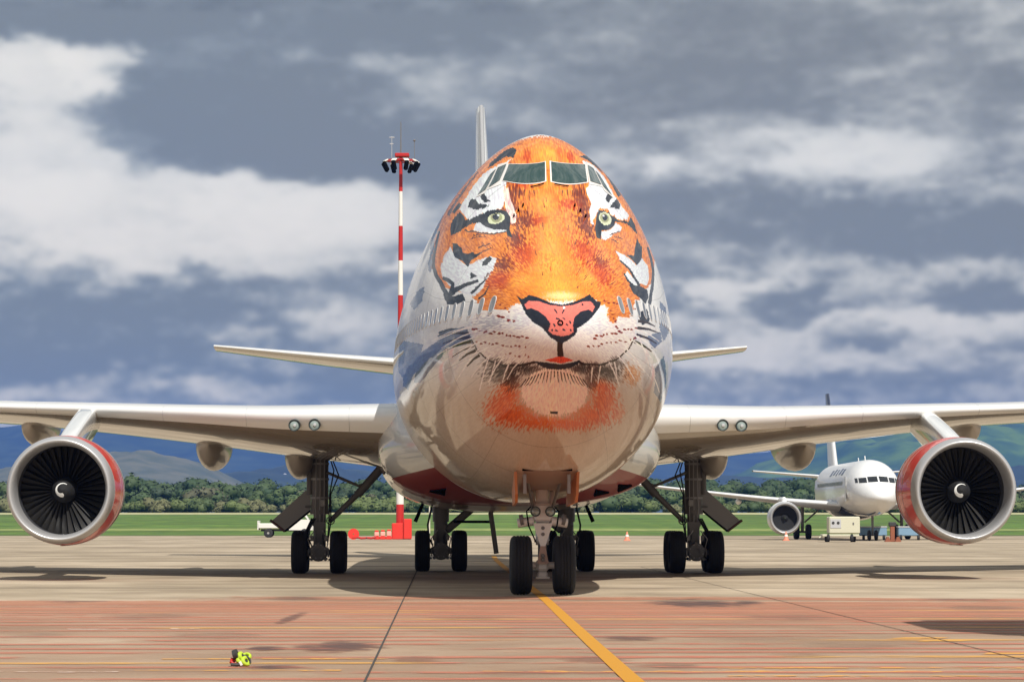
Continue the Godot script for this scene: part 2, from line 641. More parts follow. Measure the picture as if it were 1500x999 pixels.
	poly("BLACK", 1.1, "566,565 589,571 601,582 630,572 676,550 701,539 732,530 766,526 795,531 813,549 814,568 811,595 825,632 803,622 797,598 746,594 704,584 675,570 633,581 592,605 556,626 535,632 524,610 533,585")
	poly("BLACK", 1.0, "618,527 641,525 663,532 712,523 687,535 642,549 605,549 611,537")
	poly("BLACK", 1.0, "681,506 696,511 699,515 719,515 689,523 672,520 663,515")
	poly("BLACK", 1.0, "603,606 652,602 695,609 741,614 798,607 797,603 742,609 694,605 650,598 604,603")
	poly("BLACK", 1.1, "548,649 572,645 601,657 610,675 638,682 657,673 665,685 699,682 670,700 652,708 639,734 612,705 571,688 558,672")
	poly("BLACK", 1.0, "728,701 741,714 717,739 699,739 703,720")
	poly("BLACK", 1.0, "652,757 680,780 650,787")
	poly("BLACK", 1.1, "446,592 444,655 437,694 444,726 468,755 500,778 527,812 550,848 569,843 546,808 519,771 487,749 465,725 458,699 461,661 464,607")
	poly("BLACK", 1.1, "517,765 545,778 566,792 563,811 549,836 570,849 584,819 583,789 554,766 521,754")
	poly("BLACK", 1.1, "565,850 598,828 636,815 685,806 682,794 630,800 587,809 547,828")
	poly("BLACK", 1.1, "659,854 691,825 717,799 715,795 685,817 652,844")
	poly("BLACK", 1.1, "685,881 713,863 728,829 725,827 708,858 680,874")
	poly("BLACK", 1.4, "531,822 582,845 617,841 634,874 594,882 554,871")
	poly("BROWN", 2, "643,626 677,620 712,621 711,618 676,617 641,621")
	poly("BROWN", 2, "680,664 706,656 732,652 731,648 704,652 677,659")
	poly("BROWN", 2, "699,683 722,673 744,668 743,664 720,669 696,678")
	poly("BROWN", 2, "725,773 716,782 706,797 709,799 719,785 729,778")
	poly("BROWN", 2, "649,616 667,613 686,615 687,611 666,609 646,613")
	poly("BLACK", 1.4, "817,374 835,390 819,412 805,409 778,407 733,423 690,438 697,421 722,407 767,383")
	poly("BROWN", 3, "635,419 581,461 528,507 488,547 508,570 542,525 592,479 643,436")
	poly("BLACK", 1.4, "555,533 536,548 522,558 540,569 553,557 571,542")
	poly("BLACK", 1.1, "1249,528 1281,533 1308,544 1331,557 1361,573 1412,587 1441,578 1455,596 1454,626 1434,614 1403,592 1356,574 1327,567 1317,576 1269,594 1230,597 1212,634 1193,630 1199,591 1224,550")
	poly("BLACK", 1.0, "1331,506 1350,517 1314,525 1304,513")
	poly("BLACK", 1.0, "1378,525 1389,542 1370,550 1316,533 1339,530")
	poly("BLACK", 1.1, "1439,634 1461,662 1437,688 1380,721 1359,703 1331,687 1380,683 1404,655")
	poly("BLACK", 1.1, "1281,718 1323,750 1342,787 1362,813 1377,803 1355,780 1332,744 1288,713")
	poly("BLACK", 1.1, "1290,772 1304,803 1336,824 1345,815 1312,796 1296,768")
	poly("BLACK", 1.1, "1309,814 1373,810 1414,816 1414,850 1388,881 1367,863 1329,850")
	poly("BLACK", 1.1, "1507,667 1503,704 1495,735 1463,770 1429,823 1403,879 1424,876 1452,819 1492,768 1522,737 1537,702 1538,662")
	poly("BLACK", 1.4, "1211,406 1272,388 1311,396 1336,434 1334,447 1301,431 1257,413")
	poly("BLACK", 1.4, "1341,414 1369,472 1391,520 1425,508 1393,454 1341,415")
	poly("BROWN", 2, "1267,615 1303,606 1343,598 1342,596 1302,602 1267,611")
	poly("BROWN", 2, "1269,632 1285,638 1301,644 1305,641 1290,634 1274,627")
	poly("BROWN", 2, "1289,619 1313,623 1336,626 1339,623 1316,619 1295,615")
	poly("EYE", 1, "788,548 787,557 779,565 765,571 747,574 730,573 717,569 710,561 711,554 718,547 733,541 751,537 768,537 782,541")
	poly("EYERING", 1, "777,548 776,556 771,562 761,568 751,569 740,567 730,562 724,556 724,550 729,544 739,540 751,537 762,538 772,542")
	poly("BLACK", 1, "762,550 761,554 758,558 752,560 746,560 740,558 734,555 733,551 733,547 737,543 743,541 750,541 756,542 759,546")
	poly("WHITE", 0.5, "763,544 763,546 762,547 759,548 757,547 755,547 753,546 752,545 751,543 754,542 755,541 759,541 761,542 763,543")
	poly("EYE", 1, "1289,574 1273,577 1256,577 1245,571 1238,562 1237,553 1243,544 1257,537 1272,536 1289,538 1302,544 1308,551 1310,559 1303,567")
	poly("EYERING", 1, "1282,565 1270,568 1258,568 1250,564 1245,559 1245,552 1251,545 1262,541 1274,539 1285,541 1294,544 1298,549 1298,555 1293,560")
	poly("BLACK", 1, "1290,553 1286,556 1281,559 1273,561 1265,561 1262,559 1258,556 1259,551 1263,547 1270,545 1276,543 1283,544 1289,546 1292,550")
	poly("WHITE", 0.5, "1274,547 1274,548 1271,549 1267,550 1264,549 1263,548 1262,548 1262,547 1263,545 1266,544 1268,543 1271,544 1274,545 1275,545")
	poly("MUZZLE", 2.5, "655,950 683,934 727,936 800,943 840,916 874,968 911,1012 949,1050 986,1081 995,1112 980,1130 938,1145 860,1159 778,1151 716,1126 674,1073 652,1011")
	poly("MUZZLE", 2.5, "1006,1081 1050,1050 1101,1005 1152,948 1175,918 1198,956 1256,959 1313,955 1341,961 1333,1017 1300,1075 1245,1122 1167,1151 1095,1153 1047,1137 1021,1119 1005,1104")
	poly("ORANGE", 5, "760,913 755,923 745,930 729,933 712,930 697,923 686,911 683,900 686,890 697,883 712,881 730,885 745,892 756,902")
	poly("ORANGE", 4, "1242,945 1239,963 1230,979 1218,989 1207,990 1197,984 1189,970 1188,952 1193,932 1200,916 1212,906 1224,904 1236,911 1242,926")
	poly("ORANGE", 4, "1300,919 1297,929 1286,939 1272,945 1256,947 1241,945 1233,939 1230,930 1234,920 1245,911 1259,905 1275,902 1288,904 1298,909")
	blot("WHITE", 0.7, 849, 987, 70, 49)
	blot("WHITE", 0.7, 1123, 1009, 83, 49)
	blot("STEEL", 0.35, 723, 982, 91, 36)
	poly("WHITE", 1, "649,961 652,1012 675,1076 716,1129 720,1127 680,1074 658,1010 656,961")
	poly("WHITE", 1.5, "1345,890 1336,961 1326,1017 1332,1018 1345,960 1355,889")
	blot("ORANGERED", 0.85, 791, 1290, 95, 83)
	blot("ORANGERED", 0.85, 840, 1330, 125, 56)
	blot("ORANGERED", 0.85, 938, 1357, 135, 36)
	blot("ORANGERED", 0.85, 1057, 1363, 133, 34)
	blot("ORANGERED", 0.85, 1152, 1331, 130, 56)
	blot("ORANGERED", 0.85, 1204, 1280, 91, 81)
	blot("ORANGERED", 0.85, 807, 1239, 58, 57)
	blot("ORANGERED", 0.85, 1180, 1231, 73, 43)
	blot("ORANGERED", 0.5, 744, 1308, 51, 38)
	blot("ORANGERED", 0.5, 1271, 1317, 54, 45)
	blot("ORANGE", 0.6, 1319, 1170, 65, 52)
	blot("SOOT", 0.8, 803, 1169, 130, 29)
	blot("SOOT", 0.6, 743, 1139, 59, 27)
	blot("SOOT", 0.8, 884, 1176, 77, 28)
	blot("SOOT", 0.8, 1171, 1171, 139, 29)
	blot("SOOT", 0.6, 1244, 1138, 53, 27)
	blot("SOOT", 0.8, 1089, 1174, 74, 28)
	blot("SOOT", 0.75, 820, 1208, 43, 52)
	blot("SOOT", 0.7, 1134, 1212, 44, 48)
	blot("SOOT", 0.5, 779, 1194, 79, 33)
	blot("SOOT", 0.5, 1205, 1190, 85, 29)
	blot("CHIN", 0.95, 989, 1268, 170, 107)
	poly("CHIN", 5, "1125,1255 1124,1278 1110,1299 1085,1317 1053,1331 1016,1337 977,1338 940,1331 906,1317 880,1298 863,1276 856,1254 861,1231 876,1210 900,1193 930,1180 964,1173 1000,1173 1036,1180 1069,1193 1096,1211 1117,1232")
	poly("SOOT", 0.6, "874,1208 855,1231 840,1240 840,1241 858,1233 877,1211")
	poly("SOOT", 0.6, "885,1204 870,1227 855,1238 856,1238 871,1229 890,1206")
	poly("SOOT", 0.6, "898,1200 884,1224 872,1235 873,1236 886,1226 902,1203")
	poly("SOOT", 0.6, "910,1196 898,1221 888,1233 889,1234 901,1222 914,1198")
	poly("SOOT", 0.6, "922,1193 913,1217 904,1230 905,1231 915,1219 926,1195")
	poly("SOOT", 0.6, "934,1189 927,1215 921,1228 922,1230 929,1216 938,1191")
	poly("SOOT", 0.6, "945,1187 941,1213 937,1228 938,1228 944,1213 949,1188")
	poly("SOOT", 0.6, "957,1185 955,1210 953,1226 954,1227 958,1211 961,1186")
	poly("SOOT", 0.6, "969,1184 969,1209 969,1226 970,1226 972,1210 973,1183")
	poly("SOOT", 0.6, "981,1183 983,1209 985,1227 986,1226 986,1208 985,1182")
	poly("SOOT", 0.6, "993,1184 997,1210 1001,1226 1003,1226 1000,1210 997,1183")
	poly("SOOT", 0.6, "1005,1186 1011,1212 1018,1227 1019,1227 1015,1211 1009,1185")
	poly("SOOT", 0.6, "1017,1189 1026,1214 1034,1228 1035,1228 1029,1213 1021,1187")
	poly("SOOT", 0.6, "1030,1192 1041,1217 1052,1231 1052,1229 1044,1216 1033,1190")
	poly("SOOT", 0.6, "1042,1195 1057,1220 1068,1232 1069,1232 1059,1218 1046,1193")
	poly("SOOT", 0.6, "1055,1199 1072,1223 1086,1234 1087,1234 1074,1222 1059,1198")
	poly("SOOT", 0.6, "1068,1203 1088,1227 1104,1237 1105,1236 1090,1225 1072,1201")
	poly("SOOT", 0.6, "1082,1207 1104,1231 1122,1240 1123,1238 1106,1228 1085,1205")
	poly("SOOT", 0.6, "1095,1211 1120,1234 1142,1242 1142,1241 1123,1232 1099,1210")
	poly("MUZZLE", 0.6, "872,1216 857,1239 845,1250 846,1250 860,1240 875,1218")
	poly("MUZZLE", 0.6, "891,1215 879,1238 869,1252 870,1253 881,1239 894,1216")
	poly("MUZZLE", 0.6, "910,1213 900,1237 893,1253 894,1254 903,1238 913,1215")
	poly("MUZZLE", 0.6, "928,1212 921,1236 916,1255 918,1256 924,1236 931,1213")
	poly("MUZZLE", 0.6, "946,1211 942,1235 940,1256 941,1256 945,1235 950,1211")
	poly("MUZZLE", 0.6, "964,1208 964,1232 964,1257 965,1257 966,1233 968,1208")
	poly("MUZZLE", 0.6, "982,1207 985,1230 988,1257 989,1257 987,1230 986,1207")
	poly("MUZZLE", 0.6, "1001,1208 1006,1233 1011,1257 1012,1257 1009,1233 1005,1208")
	poly("MUZZLE", 0.6, "1020,1211 1028,1236 1035,1257 1037,1256 1030,1234 1024,1210")
	poly("MUZZLE", 0.6, "1039,1214 1050,1238 1060,1256 1061,1256 1053,1237 1042,1212")
	poly("MUZZLE", 0.6, "1058,1216 1073,1240 1084,1255 1086,1254 1075,1238 1062,1214")
	poly("MUZZLE", 0.6, "1078,1217 1096,1241 1110,1253 1111,1253 1098,1239 1081,1216")
	poly("MUZZLE", 0.6, "1098,1220 1120,1242 1136,1252 1137,1251 1122,1240 1101,1217")
	poly("BLACK", 0.3, "978,1323 1009,1324 1009,1332 979,1331")
	poly("SOOT", 1, "653,1036 678,1083 722,1129 786,1157 860,1164 912,1152 908,1143 860,1154 787,1150 725,1124 681,1080 657,1034")
	poly("SOOT", 1, "1328,1022 1294,1077 1240,1123 1166,1152 1098,1152 1071,1140 1067,1150 1097,1161 1169,1159 1245,1127 1299,1079 1332,1024")
	poly("BLACK", 1.0, "907,1145 956,1151 1002,1157 1046,1151 1079,1140 1075,1153 1047,1169 1004,1178 957,1175 921,1159")
	poly("TONGUE", 1, "943,1142 973,1134 1004,1127 1036,1135 1053,1143 1006,1154")
	poly("SOOT", 1.5, "989,1050 989,1095 992,1129 1015,1128 1009,1093 1007,1050")
	poly("BLACK", 1.0, "839,887 859,904 887,890 925,904 964,923 1006,931 1050,920 1087,903 1116,886 1129,899 1139,911 1163,910 1153,934 1128,965 1095,997 1064,1020 1057,1044 1034,1063 1016,1075 1009,1080 991,1075 963,1055 948,1037 933,1018 899,993 874,963 861,933")
	poly("PINK", 1, "869,926 884,913 920,916 964,932 1006,936 1049,931 1087,916 1119,914 1134,933 1123,955 1104,947 1076,955 1052,978 1047,1010 1049,1034 1031,1047 1002,1051 968,1042 955,1029 963,1002 945,975 920,954 894,942 876,945")
	poly("BLACK", 0.8, "976,950 982,957 986,964 990,963 986,955 980,946")
	poly("BLACK", 0.8, "1011,947 1009,954 1004,963 1007,964 1013,957 1017,948")
	poly("BLACK", 0.8, "982,984 990,987 997,988 999,985 992,982 984,979")
	poly("BLACK", 0.8, "1007,981 1013,985 1017,988 1019,986 1015,981 1010,977")
	poly("BLACK", 0.8, "971,1004 975,1009 978,1014 982,1012 979,1006 975,1000")
	poly("BLACK", 0.8, "993,1002 998,1006 1001,1012 1005,1010 1002,1004 998,998")
	poly("BLACK", 0.8, "1019,1005 1024,1008 1027,1011 1031,1009 1027,1004 1023,1000")
	poly("BLACK", 0.8, "979,1029 985,1031 989,1034 991,1030 987,1027 981,1023")
	poly("BLACK", 0.8, "1007,1027 1013,1028 1018,1031 1020,1027 1016,1024 1009,1021")
	poly("BLACK", 0.8, "1031,993 1035,998 1037,1003 1041,1001 1040,996 1036,990")
	poly("BLACK", 0.8, "1079,929 1082,931 1084,933 1088,930 1086,927 1082,924")
	poly("BLACK", 0.8, "965,1025 967,1028 968,1032 972,1031 972,1026 970,1022")
	poly("BLACK", 0.8, "1034,1025 1037,1028 1037,1031 1042,1031 1041,1026 1039,1021")
	poly("RUST", 1.5, "671,1000 666,1002 659,1001 654,996 654,992 661,991 667,994")
	poly("RUST", 1.5, "684,1001 679,1002 673,1000 667,996 667,993 674,993 681,997")
	poly("RUST", 1.5, "694,1007 691,1009 684,1007 679,1003 681,1001 685,1000 692,1003")
	poly("RUST", 1.5, "712,1017 709,1020 706,1020 702,1016 703,1013 706,1011 711,1013")
	poly("RUST", 1.5, "720,1014 718,1018 713,1018 711,1014 712,1010 716,1008 718,1009")
	poly("RUST", 1.5, "743,1027 739,1030 732,1028 727,1024 728,1020 734,1019 740,1022")
	poly("RUST", 1.5, "756,1022 753,1023 747,1022 742,1019 743,1016 748,1015 753,1017")
	poly("RUST", 1.5, "777,1030 773,1033 767,1033 763,1028 764,1024 769,1022 775,1025")
	poly("RUST", 1.5, "789,1030 786,1033 782,1033 779,1030 780,1026 784,1024 788,1026")
	poly("RUST", 1.5, "805,1039 803,1043 797,1043 794,1039 795,1036 799,1034 804,1036")
	poly("RUST", 1.5, "821,1044 818,1046 811,1045 807,1042 808,1039 813,1038 819,1041")
	poly("RUST", 1.5, "836,1046 833,1048 827,1048 823,1044 823,1041 828,1040 834,1043")
	poly("RUST", 1.5, "854,1051 850,1054 842,1053 838,1050 838,1046 845,1045 851,1047")
	poly("RUST", 1.5, "866,1050 863,1052 859,1051 855,1048 855,1045 859,1044 865,1046")
	poly("RUST", 1.5, "884,1056 881,1059 875,1058 870,1054 871,1051 877,1050 883,1052")
	poly("RUST", 1.5, "682,1050 680,1052 676,1051 673,1049 674,1046 677,1044 681,1047")
	poly("RUST", 1.5, "701,1060 698,1061 693,1060 689,1057 690,1054 694,1055 699,1056")
	poly("RUST", 1.5, "716,1057 713,1060 709,1059 705,1055 705,1052 709,1051 714,1053")
	poly("RUST", 1.5, "731,1064 728,1066 726,1066 724,1064 725,1061 727,1059 730,1061")
	poly("RUST", 1.5, "747,1069 745,1071 740,1071 738,1067 738,1064 741,1063 746,1065")
	poly("RUST", 1.5, "767,1067 764,1069 758,1069 753,1065 755,1062 759,1062 765,1064")
	poly("RUST", 1.5, "788,1079 785,1081 780,1081 777,1078 778,1075 782,1073 787,1075")
	poly("RUST", 1.5, "807,1084 804,1085 798,1084 794,1082 795,1080 800,1079 804,1081")
	poly("RUST", 1.5, "821,1086 819,1087 814,1087 812,1085 812,1082 816,1081 820,1083")
	poly("RUST", 1.5, "840,1084 837,1086 833,1085 829,1083 830,1080 834,1079 838,1081")
	poly("RUST", 1.5, "855,1086 853,1089 848,1089 846,1086 846,1082 850,1081 853,1083")
	poly("RUST", 1.5, "876,1091 873,1094 871,1094 869,1091 869,1088 872,1086 875,1088")
	poly("RUST", 1.5, "798,1114 797,1116 794,1115 791,1113 792,1111 794,1111 797,1112")
	poly("RUST", 1.5, "819,1111 817,1113 812,1113 809,1110 809,1107 813,1106 818,1108")
	poly("RUST", 1.5, "834,1123 832,1126 829,1125 828,1123 828,1120 831,1118 833,1120")
	poly("RUST", 1.5, "855,1124 853,1127 848,1126 845,1124 845,1121 849,1120 854,1121")
	poly("RUST", 1.5, "875,1119 874,1121 871,1122 869,1120 870,1117 872,1115 874,1117")
	poly("RUST", 1.5, "887,1128 885,1131 881,1131 879,1128 879,1125 883,1124 886,1126")
	poly("RUST", 1.5, "777,964 772,967 762,965 756,960 757,956 765,954 773,958")
	poly("RUST", 1.5, "792,969 788,971 780,970 775,966 776,962 782,961 789,964")
	poly("RUST", 1.5, "813,983 810,987 804,986 800,982 801,976 806,975 812,978")
	poly("RUST", 1.5, "834,987 832,990 826,990 823,987 825,983 828,981 833,983")
	poly("RUST", 1.5, "757,902 755,904 752,904 749,901 750,898 753,898 756,899")
	poly("RUST", 1.5, "776,917 774,920 771,919 768,916 769,913 773,911 776,913")
	poly("RUST", 1.5, "797,932 795,935 791,934 787,931 788,928 792,927 796,929")
	poly("RUST", 1.5, "812,949 810,951 805,951 803,948 803,944 806,944 810,945")
	poly("RUST", 1.5, "1141,1056 1137,1060 1130,1060 1124,1057 1125,1053 1131,1051 1139,1053")
	poly("RUST", 1.5, "1146,1044 1143,1048 1137,1048 1132,1045 1134,1041 1139,1039 1144,1040")
	poly("RUST", 1.5, "1170,1046 1166,1048 1158,1048 1153,1046 1153,1042 1160,1041 1168,1042")
	poly("RUST", 1.5, "1175,1039 1174,1041 1168,1042 1165,1039 1166,1036 1170,1034 1174,1035")
	poly("RUST", 1.5, "1190,1035 1187,1038 1183,1039 1181,1036 1180,1032 1185,1030 1188,1031")
	poly("RUST", 1.5, "1217,1030 1214,1034 1206,1034 1202,1032 1202,1028 1208,1026 1215,1026")
	poly("RUST", 1.5, "1237,1028 1232,1032 1223,1032 1216,1030 1218,1026 1225,1024 1233,1025")
	poly("RUST", 1.5, "1251,1017 1248,1021 1241,1022 1237,1019 1237,1015 1243,1012 1249,1013")
	poly("RUST", 1.5, "1267,1020 1262,1023 1253,1024 1246,1022 1247,1019 1255,1017 1263,1017")
	poly("RUST", 1.5, "1283,1006 1278,1009 1269,1010 1263,1008 1264,1004 1271,1002 1280,1003")
	poly("RUST", 1.5, "1298,1002 1295,1006 1291,1006 1286,1005 1287,1001 1292,998 1296,999")
	poly("RUST", 1.5, "1315,1000 1312,1003 1306,1005 1303,1002 1304,998 1308,996 1313,997")
	poly("RUST", 1.5, "1345,991 1341,994 1331,995 1324,993 1325,990 1333,987 1341,988")
	poly("RUST", 1.5, "1115,1088 1113,1092 1107,1092 1102,1089 1102,1085 1108,1084 1113,1085")
	poly("RUST", 1.5, "1134,1086 1131,1089 1125,1089 1120,1087 1120,1083 1125,1082 1132,1083")
	poly("RUST", 1.5, "1156,1084 1153,1087 1149,1088 1146,1085 1146,1082 1150,1080 1154,1081")
	poly("RUST", 1.5, "1170,1076 1168,1078 1161,1079 1157,1076 1157,1073 1162,1071 1168,1073")
	poly("RUST", 1.5, "1189,1068 1187,1070 1183,1071 1180,1069 1180,1066 1184,1064 1187,1066")
	poly("RUST", 1.5, "1209,1066 1208,1069 1205,1070 1202,1067 1202,1064 1205,1061 1209,1063")
	poly("RUST", 1.5, "1238,1062 1235,1065 1228,1065 1224,1064 1224,1061 1229,1059 1235,1060")
	poly("RUST", 1.5, "1260,1052 1256,1055 1248,1055 1241,1054 1242,1051 1249,1050 1257,1050")
	poly("RUST", 1.5, "1286,1053 1282,1056 1276,1057 1272,1055 1272,1053 1277,1051 1283,1051")
	poly("RUST", 1.5, "1311,1042 1309,1044 1305,1045 1302,1043 1302,1040 1306,1038 1310,1039")
	poly("RUST", 1.5, "1335,1031 1331,1035 1324,1036 1320,1034 1320,1030 1326,1028 1333,1028")
	poly("RUST", 1.5, "1208,941 1205,943 1201,944 1198,942 1198,939 1202,938 1206,939")
	poly("RUST", 1.5, "1220,954 1217,957 1209,958 1204,956 1204,953 1211,951 1218,952")
	poly("RUST", 1.5, "1221,971 1218,974 1214,974 1211,972 1213,969 1216,967 1219,968")
	poly("RUST", 1.5, "1232,979 1228,983 1222,983 1219,981 1221,977 1225,975 1229,976")
	poly("RUST", 1.5, "1238,1000 1234,1003 1226,1004 1221,1001 1221,998 1227,995 1235,996")
	poly("RUST", 1.5, "1244,1006 1240,1009 1234,1010 1228,1008 1230,1004 1235,1003 1242,1003")
	poly("RUST", 1.5, "1187,906 1184,909 1177,909 1171,907 1173,903 1178,901 1185,902")
	poly("RUST", 1.5, "1202,911 1198,914 1193,914 1188,913 1189,910 1194,908 1201,908")
	poly("RUST", 1.5, "1229,907 1226,910 1220,911 1215,909 1216,905 1223,903 1228,904")
	poly("RUST", 1.5, "1245,908 1241,911 1236,912 1232,909 1233,907 1238,905 1243,906")
	poly("RUST", 1.5, "1272,909 1269,912 1263,913 1260,910 1261,907 1266,904 1271,905")
	poly("RUST", 1.5, "1296,908 1292,912 1287,913 1283,910 1285,907 1289,905 1295,905")
	poly("RUST", 1.5, "1308,917 1306,919 1300,921 1298,919 1298,916 1303,914 1308,914")
	poly("RUST", 1.5, "1336,912 1334,916 1329,917 1327,915 1328,912 1332,909 1335,910")
	poly("STEEL", 3, "510,993 558,983 629,979 647,1005 661,1050 617,1053 566,1055 517,1023")
	poly("SOOT", 1, "647,1004 582,993 509,990 510,994 583,1002 648,1016")
	poly("SOOT", 1, "649,1020 594,1019 535,1028 536,1032 596,1027 651,1033")
	poly("SOOT", 1, "654,1038 607,1041 556,1056 558,1059 609,1049 656,1049")
	poly("SOOT", 1, "662,1054 620,1066 577,1085 579,1090 623,1073 666,1066")
	poly("SOOT", 1, "672,1074 638,1085 606,1106 608,1110 642,1093 677,1086")
	poly("SOOT", 1, "685,1095 662,1109 638,1132 642,1136 667,1116 692,1106")
	poly("SOOT", 1, "1343,966 1389,961 1441,963 1444,959 1392,951 1346,954")
	poly("SOOT", 1, "1339,995 1398,987 1469,985 1471,981 1401,978 1341,982")
	poly("SOOT", 1, "1331,1023 1385,1024 1449,1033 1453,1028 1390,1015 1335,1011")
	poly("SOOT", 1, "1320,1051 1367,1056 1420,1070 1424,1066 1373,1048 1326,1039")
	poly("WHISK", 0.5, "714,980 616,988 509,1008 510,1012 618,993 716,986")
	poly("WHISK", 0.5, "695,998 614,1015 528,1046 530,1048 617,1019 697,1004")
	poly("WHISK", 0.5, "681,1023 600,1040 508,1069 509,1072 602,1044 683,1029")
	poly("WHISK", 0.5, "702,1043 627,1063 546,1097 548,1099 630,1067 706,1048")
	poly("WHISK", 0.5, "724,1072 655,1096 583,1134 585,1137 657,1099 728,1078")
	poly("WHISK", 0.5, "746,1094 700,1128 656,1175 658,1178 704,1131 750,1099")
	poly("WHISK", 0.5, "776,1125 749,1158 724,1205 727,1207 754,1160 782,1127")
	poly("WHISK", 0.5, "654,981 574,988 479,1007 481,1011 576,992 656,987")
	poly("WHISK", 0.5, "1326,983 1395,974 1480,976 1483,972 1397,969 1326,977")
	poly("WHISK", 0.5, "1325,1000 1391,1004 1469,1020 1471,1017 1393,999 1327,993")
	poly("WHISK", 0.5, "1316,1022 1379,1036 1451,1061 1455,1058 1383,1030 1320,1016")
	poly("WHISK", 0.5, "1307,1042 1359,1061 1418,1093 1422,1090 1364,1056 1311,1037")
	poly("WHISK", 0.5, "1340,1022 1374,1072 1413,1135 1419,1133 1380,1069 1348,1019")
	poly("WHISK", 0.5, "1403,1124 1445,1162 1517,1214 1525,1213 1452,1160 1410,1121")
	poly("WHISK", 0.5, "1272,1076 1328,1107 1388,1152 1392,1150 1333,1104 1278,1071")
	poly("WHISK", 0.5, "1094,1072 1124,1090 1156,1125 1159,1123 1126,1086 1098,1067")
	poly("WHISK", 0.5, "846,1143 821,1167 797,1204 800,1206 824,1169 849,1147")
	poly("WHISK", 0.5, "694,1064 644,1115 594,1182 596,1184 649,1118 698,1067")
	poly("WHISK", 0.5, "672,1049 609,1091 538,1148 542,1152 612,1095 676,1054")
	poly("WHISK", 0.5, "724,1110 706,1163 689,1229 693,1231 711,1164 729,1113")
	poly("WHISK", 0.5, "751,1129 739,1168 727,1220 730,1220 742,1170 756,1132")
	poly("WHISK", 0.5, "803,1150 789,1177 778,1217 780,1218 794,1179 809,1153")
	poly("WHISK", 0.5, "1242,1112 1287,1142 1336,1187 1340,1185 1292,1139 1247,1108")
	poly("WHISK", 0.5, "1201,1142 1232,1175 1266,1221 1269,1220 1238,1173 1206,1138")
	poly("WHISK", 0.5, "1129,1164 1130,1185 1133,1220 1137,1221 1136,1185 1136,1164")
	poly("WHISK", 0.5, "1265,1093 1342,1126 1436,1174 1438,1172 1346,1123 1269,1089")
	poly("WHISK", 0.5, "1164,1156 1163,1183 1164,1223 1168,1223 1168,1183 1171,1157")
	poly("WHISK", 0.5, "1226,1138 1238,1161 1250,1199 1254,1198 1243,1160 1234,1136")
	poly("WHITE", 1, "544,1079 503,1099 425,1153 334,1191 348,1201 438,1161 512,1106 551,1087")
	panel_lines()
	var im := Image.create_from_data(TEX, TEX, false, Image.FORMAT_RGB8, face)
	return ImageTexture.create_from_image(im)


# ---------------------------------------------------------------- sky
# (x, y, half width, half height, lightness) of the clouds, in thousandths of a degree east of straight ahead and above the horizon
func sky_picture() -> ImageTexture:
	var nz := FastNoiseLite.new()
	nz.seed = 21
	nz.frequency = 1.0
	nz.fractal_octaves = 6
	nz.fractal_gain = 0.55
	var hue := FastNoiseLite.new()
	hue.seed = 8
	hue.frequency = 1.0
	hue.fractal_octaves = 3
	var coarse := Image.create(1024, 512, false, Image.FORMAT_RGB8)
	for y in 512:
		var el := (0.5 - (y + 0.5) / 512.0) * PI
		for x in 1024:
			coarse.set_pixel(x, y, sky_color((x + 0.5) / 1024.0 * TAU, el, nz, hue) if el > -0.03 else Color(0.42, 0.41, 0.40))
	coarse.resize(4096, 2048, Image.INTERPOLATE_CUBIC)
	for y in range(860, 1030):
		var el := (0.5 - (y + 0.5) / 2048.0) * PI
		for x in range(-190, 190):
			var c := sky_color((x + 0.5) / 4096.0 * TAU, el, nz, hue)
			var edge := clampf(minf(190.0 - absf(x), y - 860.0) / 24.0, 0.0, 1.0)
			var xx := posmod(x, 4096)
			coarse.set_pixel(xx, y, coarse.get_pixel(xx, y).lerp(c, edge))
	return ImageTexture.create_from_image(coarse)


var CLOUDS := [
	[-9.5, 8.8, 1.3, .7, .62], [-8.3, 9.0, .8, .4, .4], [-9.3, 7.0, 1.4, 1.0, .5], [-6.6, 6.0, 4.4, .85, .5], [-4.3, 6.1, 2.2, .7, .35], [-2.0, 5.1, .55, .25, .6], [-5.7, 9.8, .5, .2, .25], [-7.0, 5.3, 2.2, .35, .3],
	[-4.2, 3.9, 1.8, .4, .22], [-5.3, 2.6, 1.6, .22, .3], [-9.5, 2.35, 1.5, .15, .2],
	[-6.2, 9.9, 6.5, .75, -.3], [-5.3, 8.0, 3.0, 1.05, -.38], [-2.1, 7.2, 2.6, .75, -.36], [-4.6, 7.1, 1.2, .4, -.15], [-8.1, 3.8, 3.6, .75, -.3], [-3.6, 2.7, 2.0, .32, -.3], [-9.3, 3.0, 1.5, .4, -.25], [-3.2, 4.4, 1.6, .4, -.05],
	[3.4, 9.6, 6.0, .8, -.2], [3.4, 8.4, 3.6, .55, -.25], [5.4, 7.0, 2.8, .55, .16], [7.3, 7.3, 1.7, .4, .25], [3.15, 7.1, .35, .15, .3], [4.5, 6.2, 2.3, .65, -.34], [8.6, 5.65, 2.5, .6, -.42], [5.4, 4.2, .9, .3, -.46],
	[9.4, 4.35, 1.2, .36, -.42], [6.8, 3.66, .8, .24, -.36], [4.2, 4.42, 1.1, .25, .5], [4.7, 3.8, 2.0, .4, .32], [8.4, 3.8, 2.0, .4, .34], [5.4, 3.2, 2.0, .34, .25], [6.2, 4.75, 2.8, .34, .14], [9.8, 8.3, .8, .6, -.2], [6.2, 2.7, 4.0, .25, -.12], [7.0, 2.55, .5, .14, .15], [5.0, 3.1, 5.0, .3, .14], [-6.0, 5.1, 3.0, .3, .2], [-9.6, 5.6, 1.4, .8, .2],
]


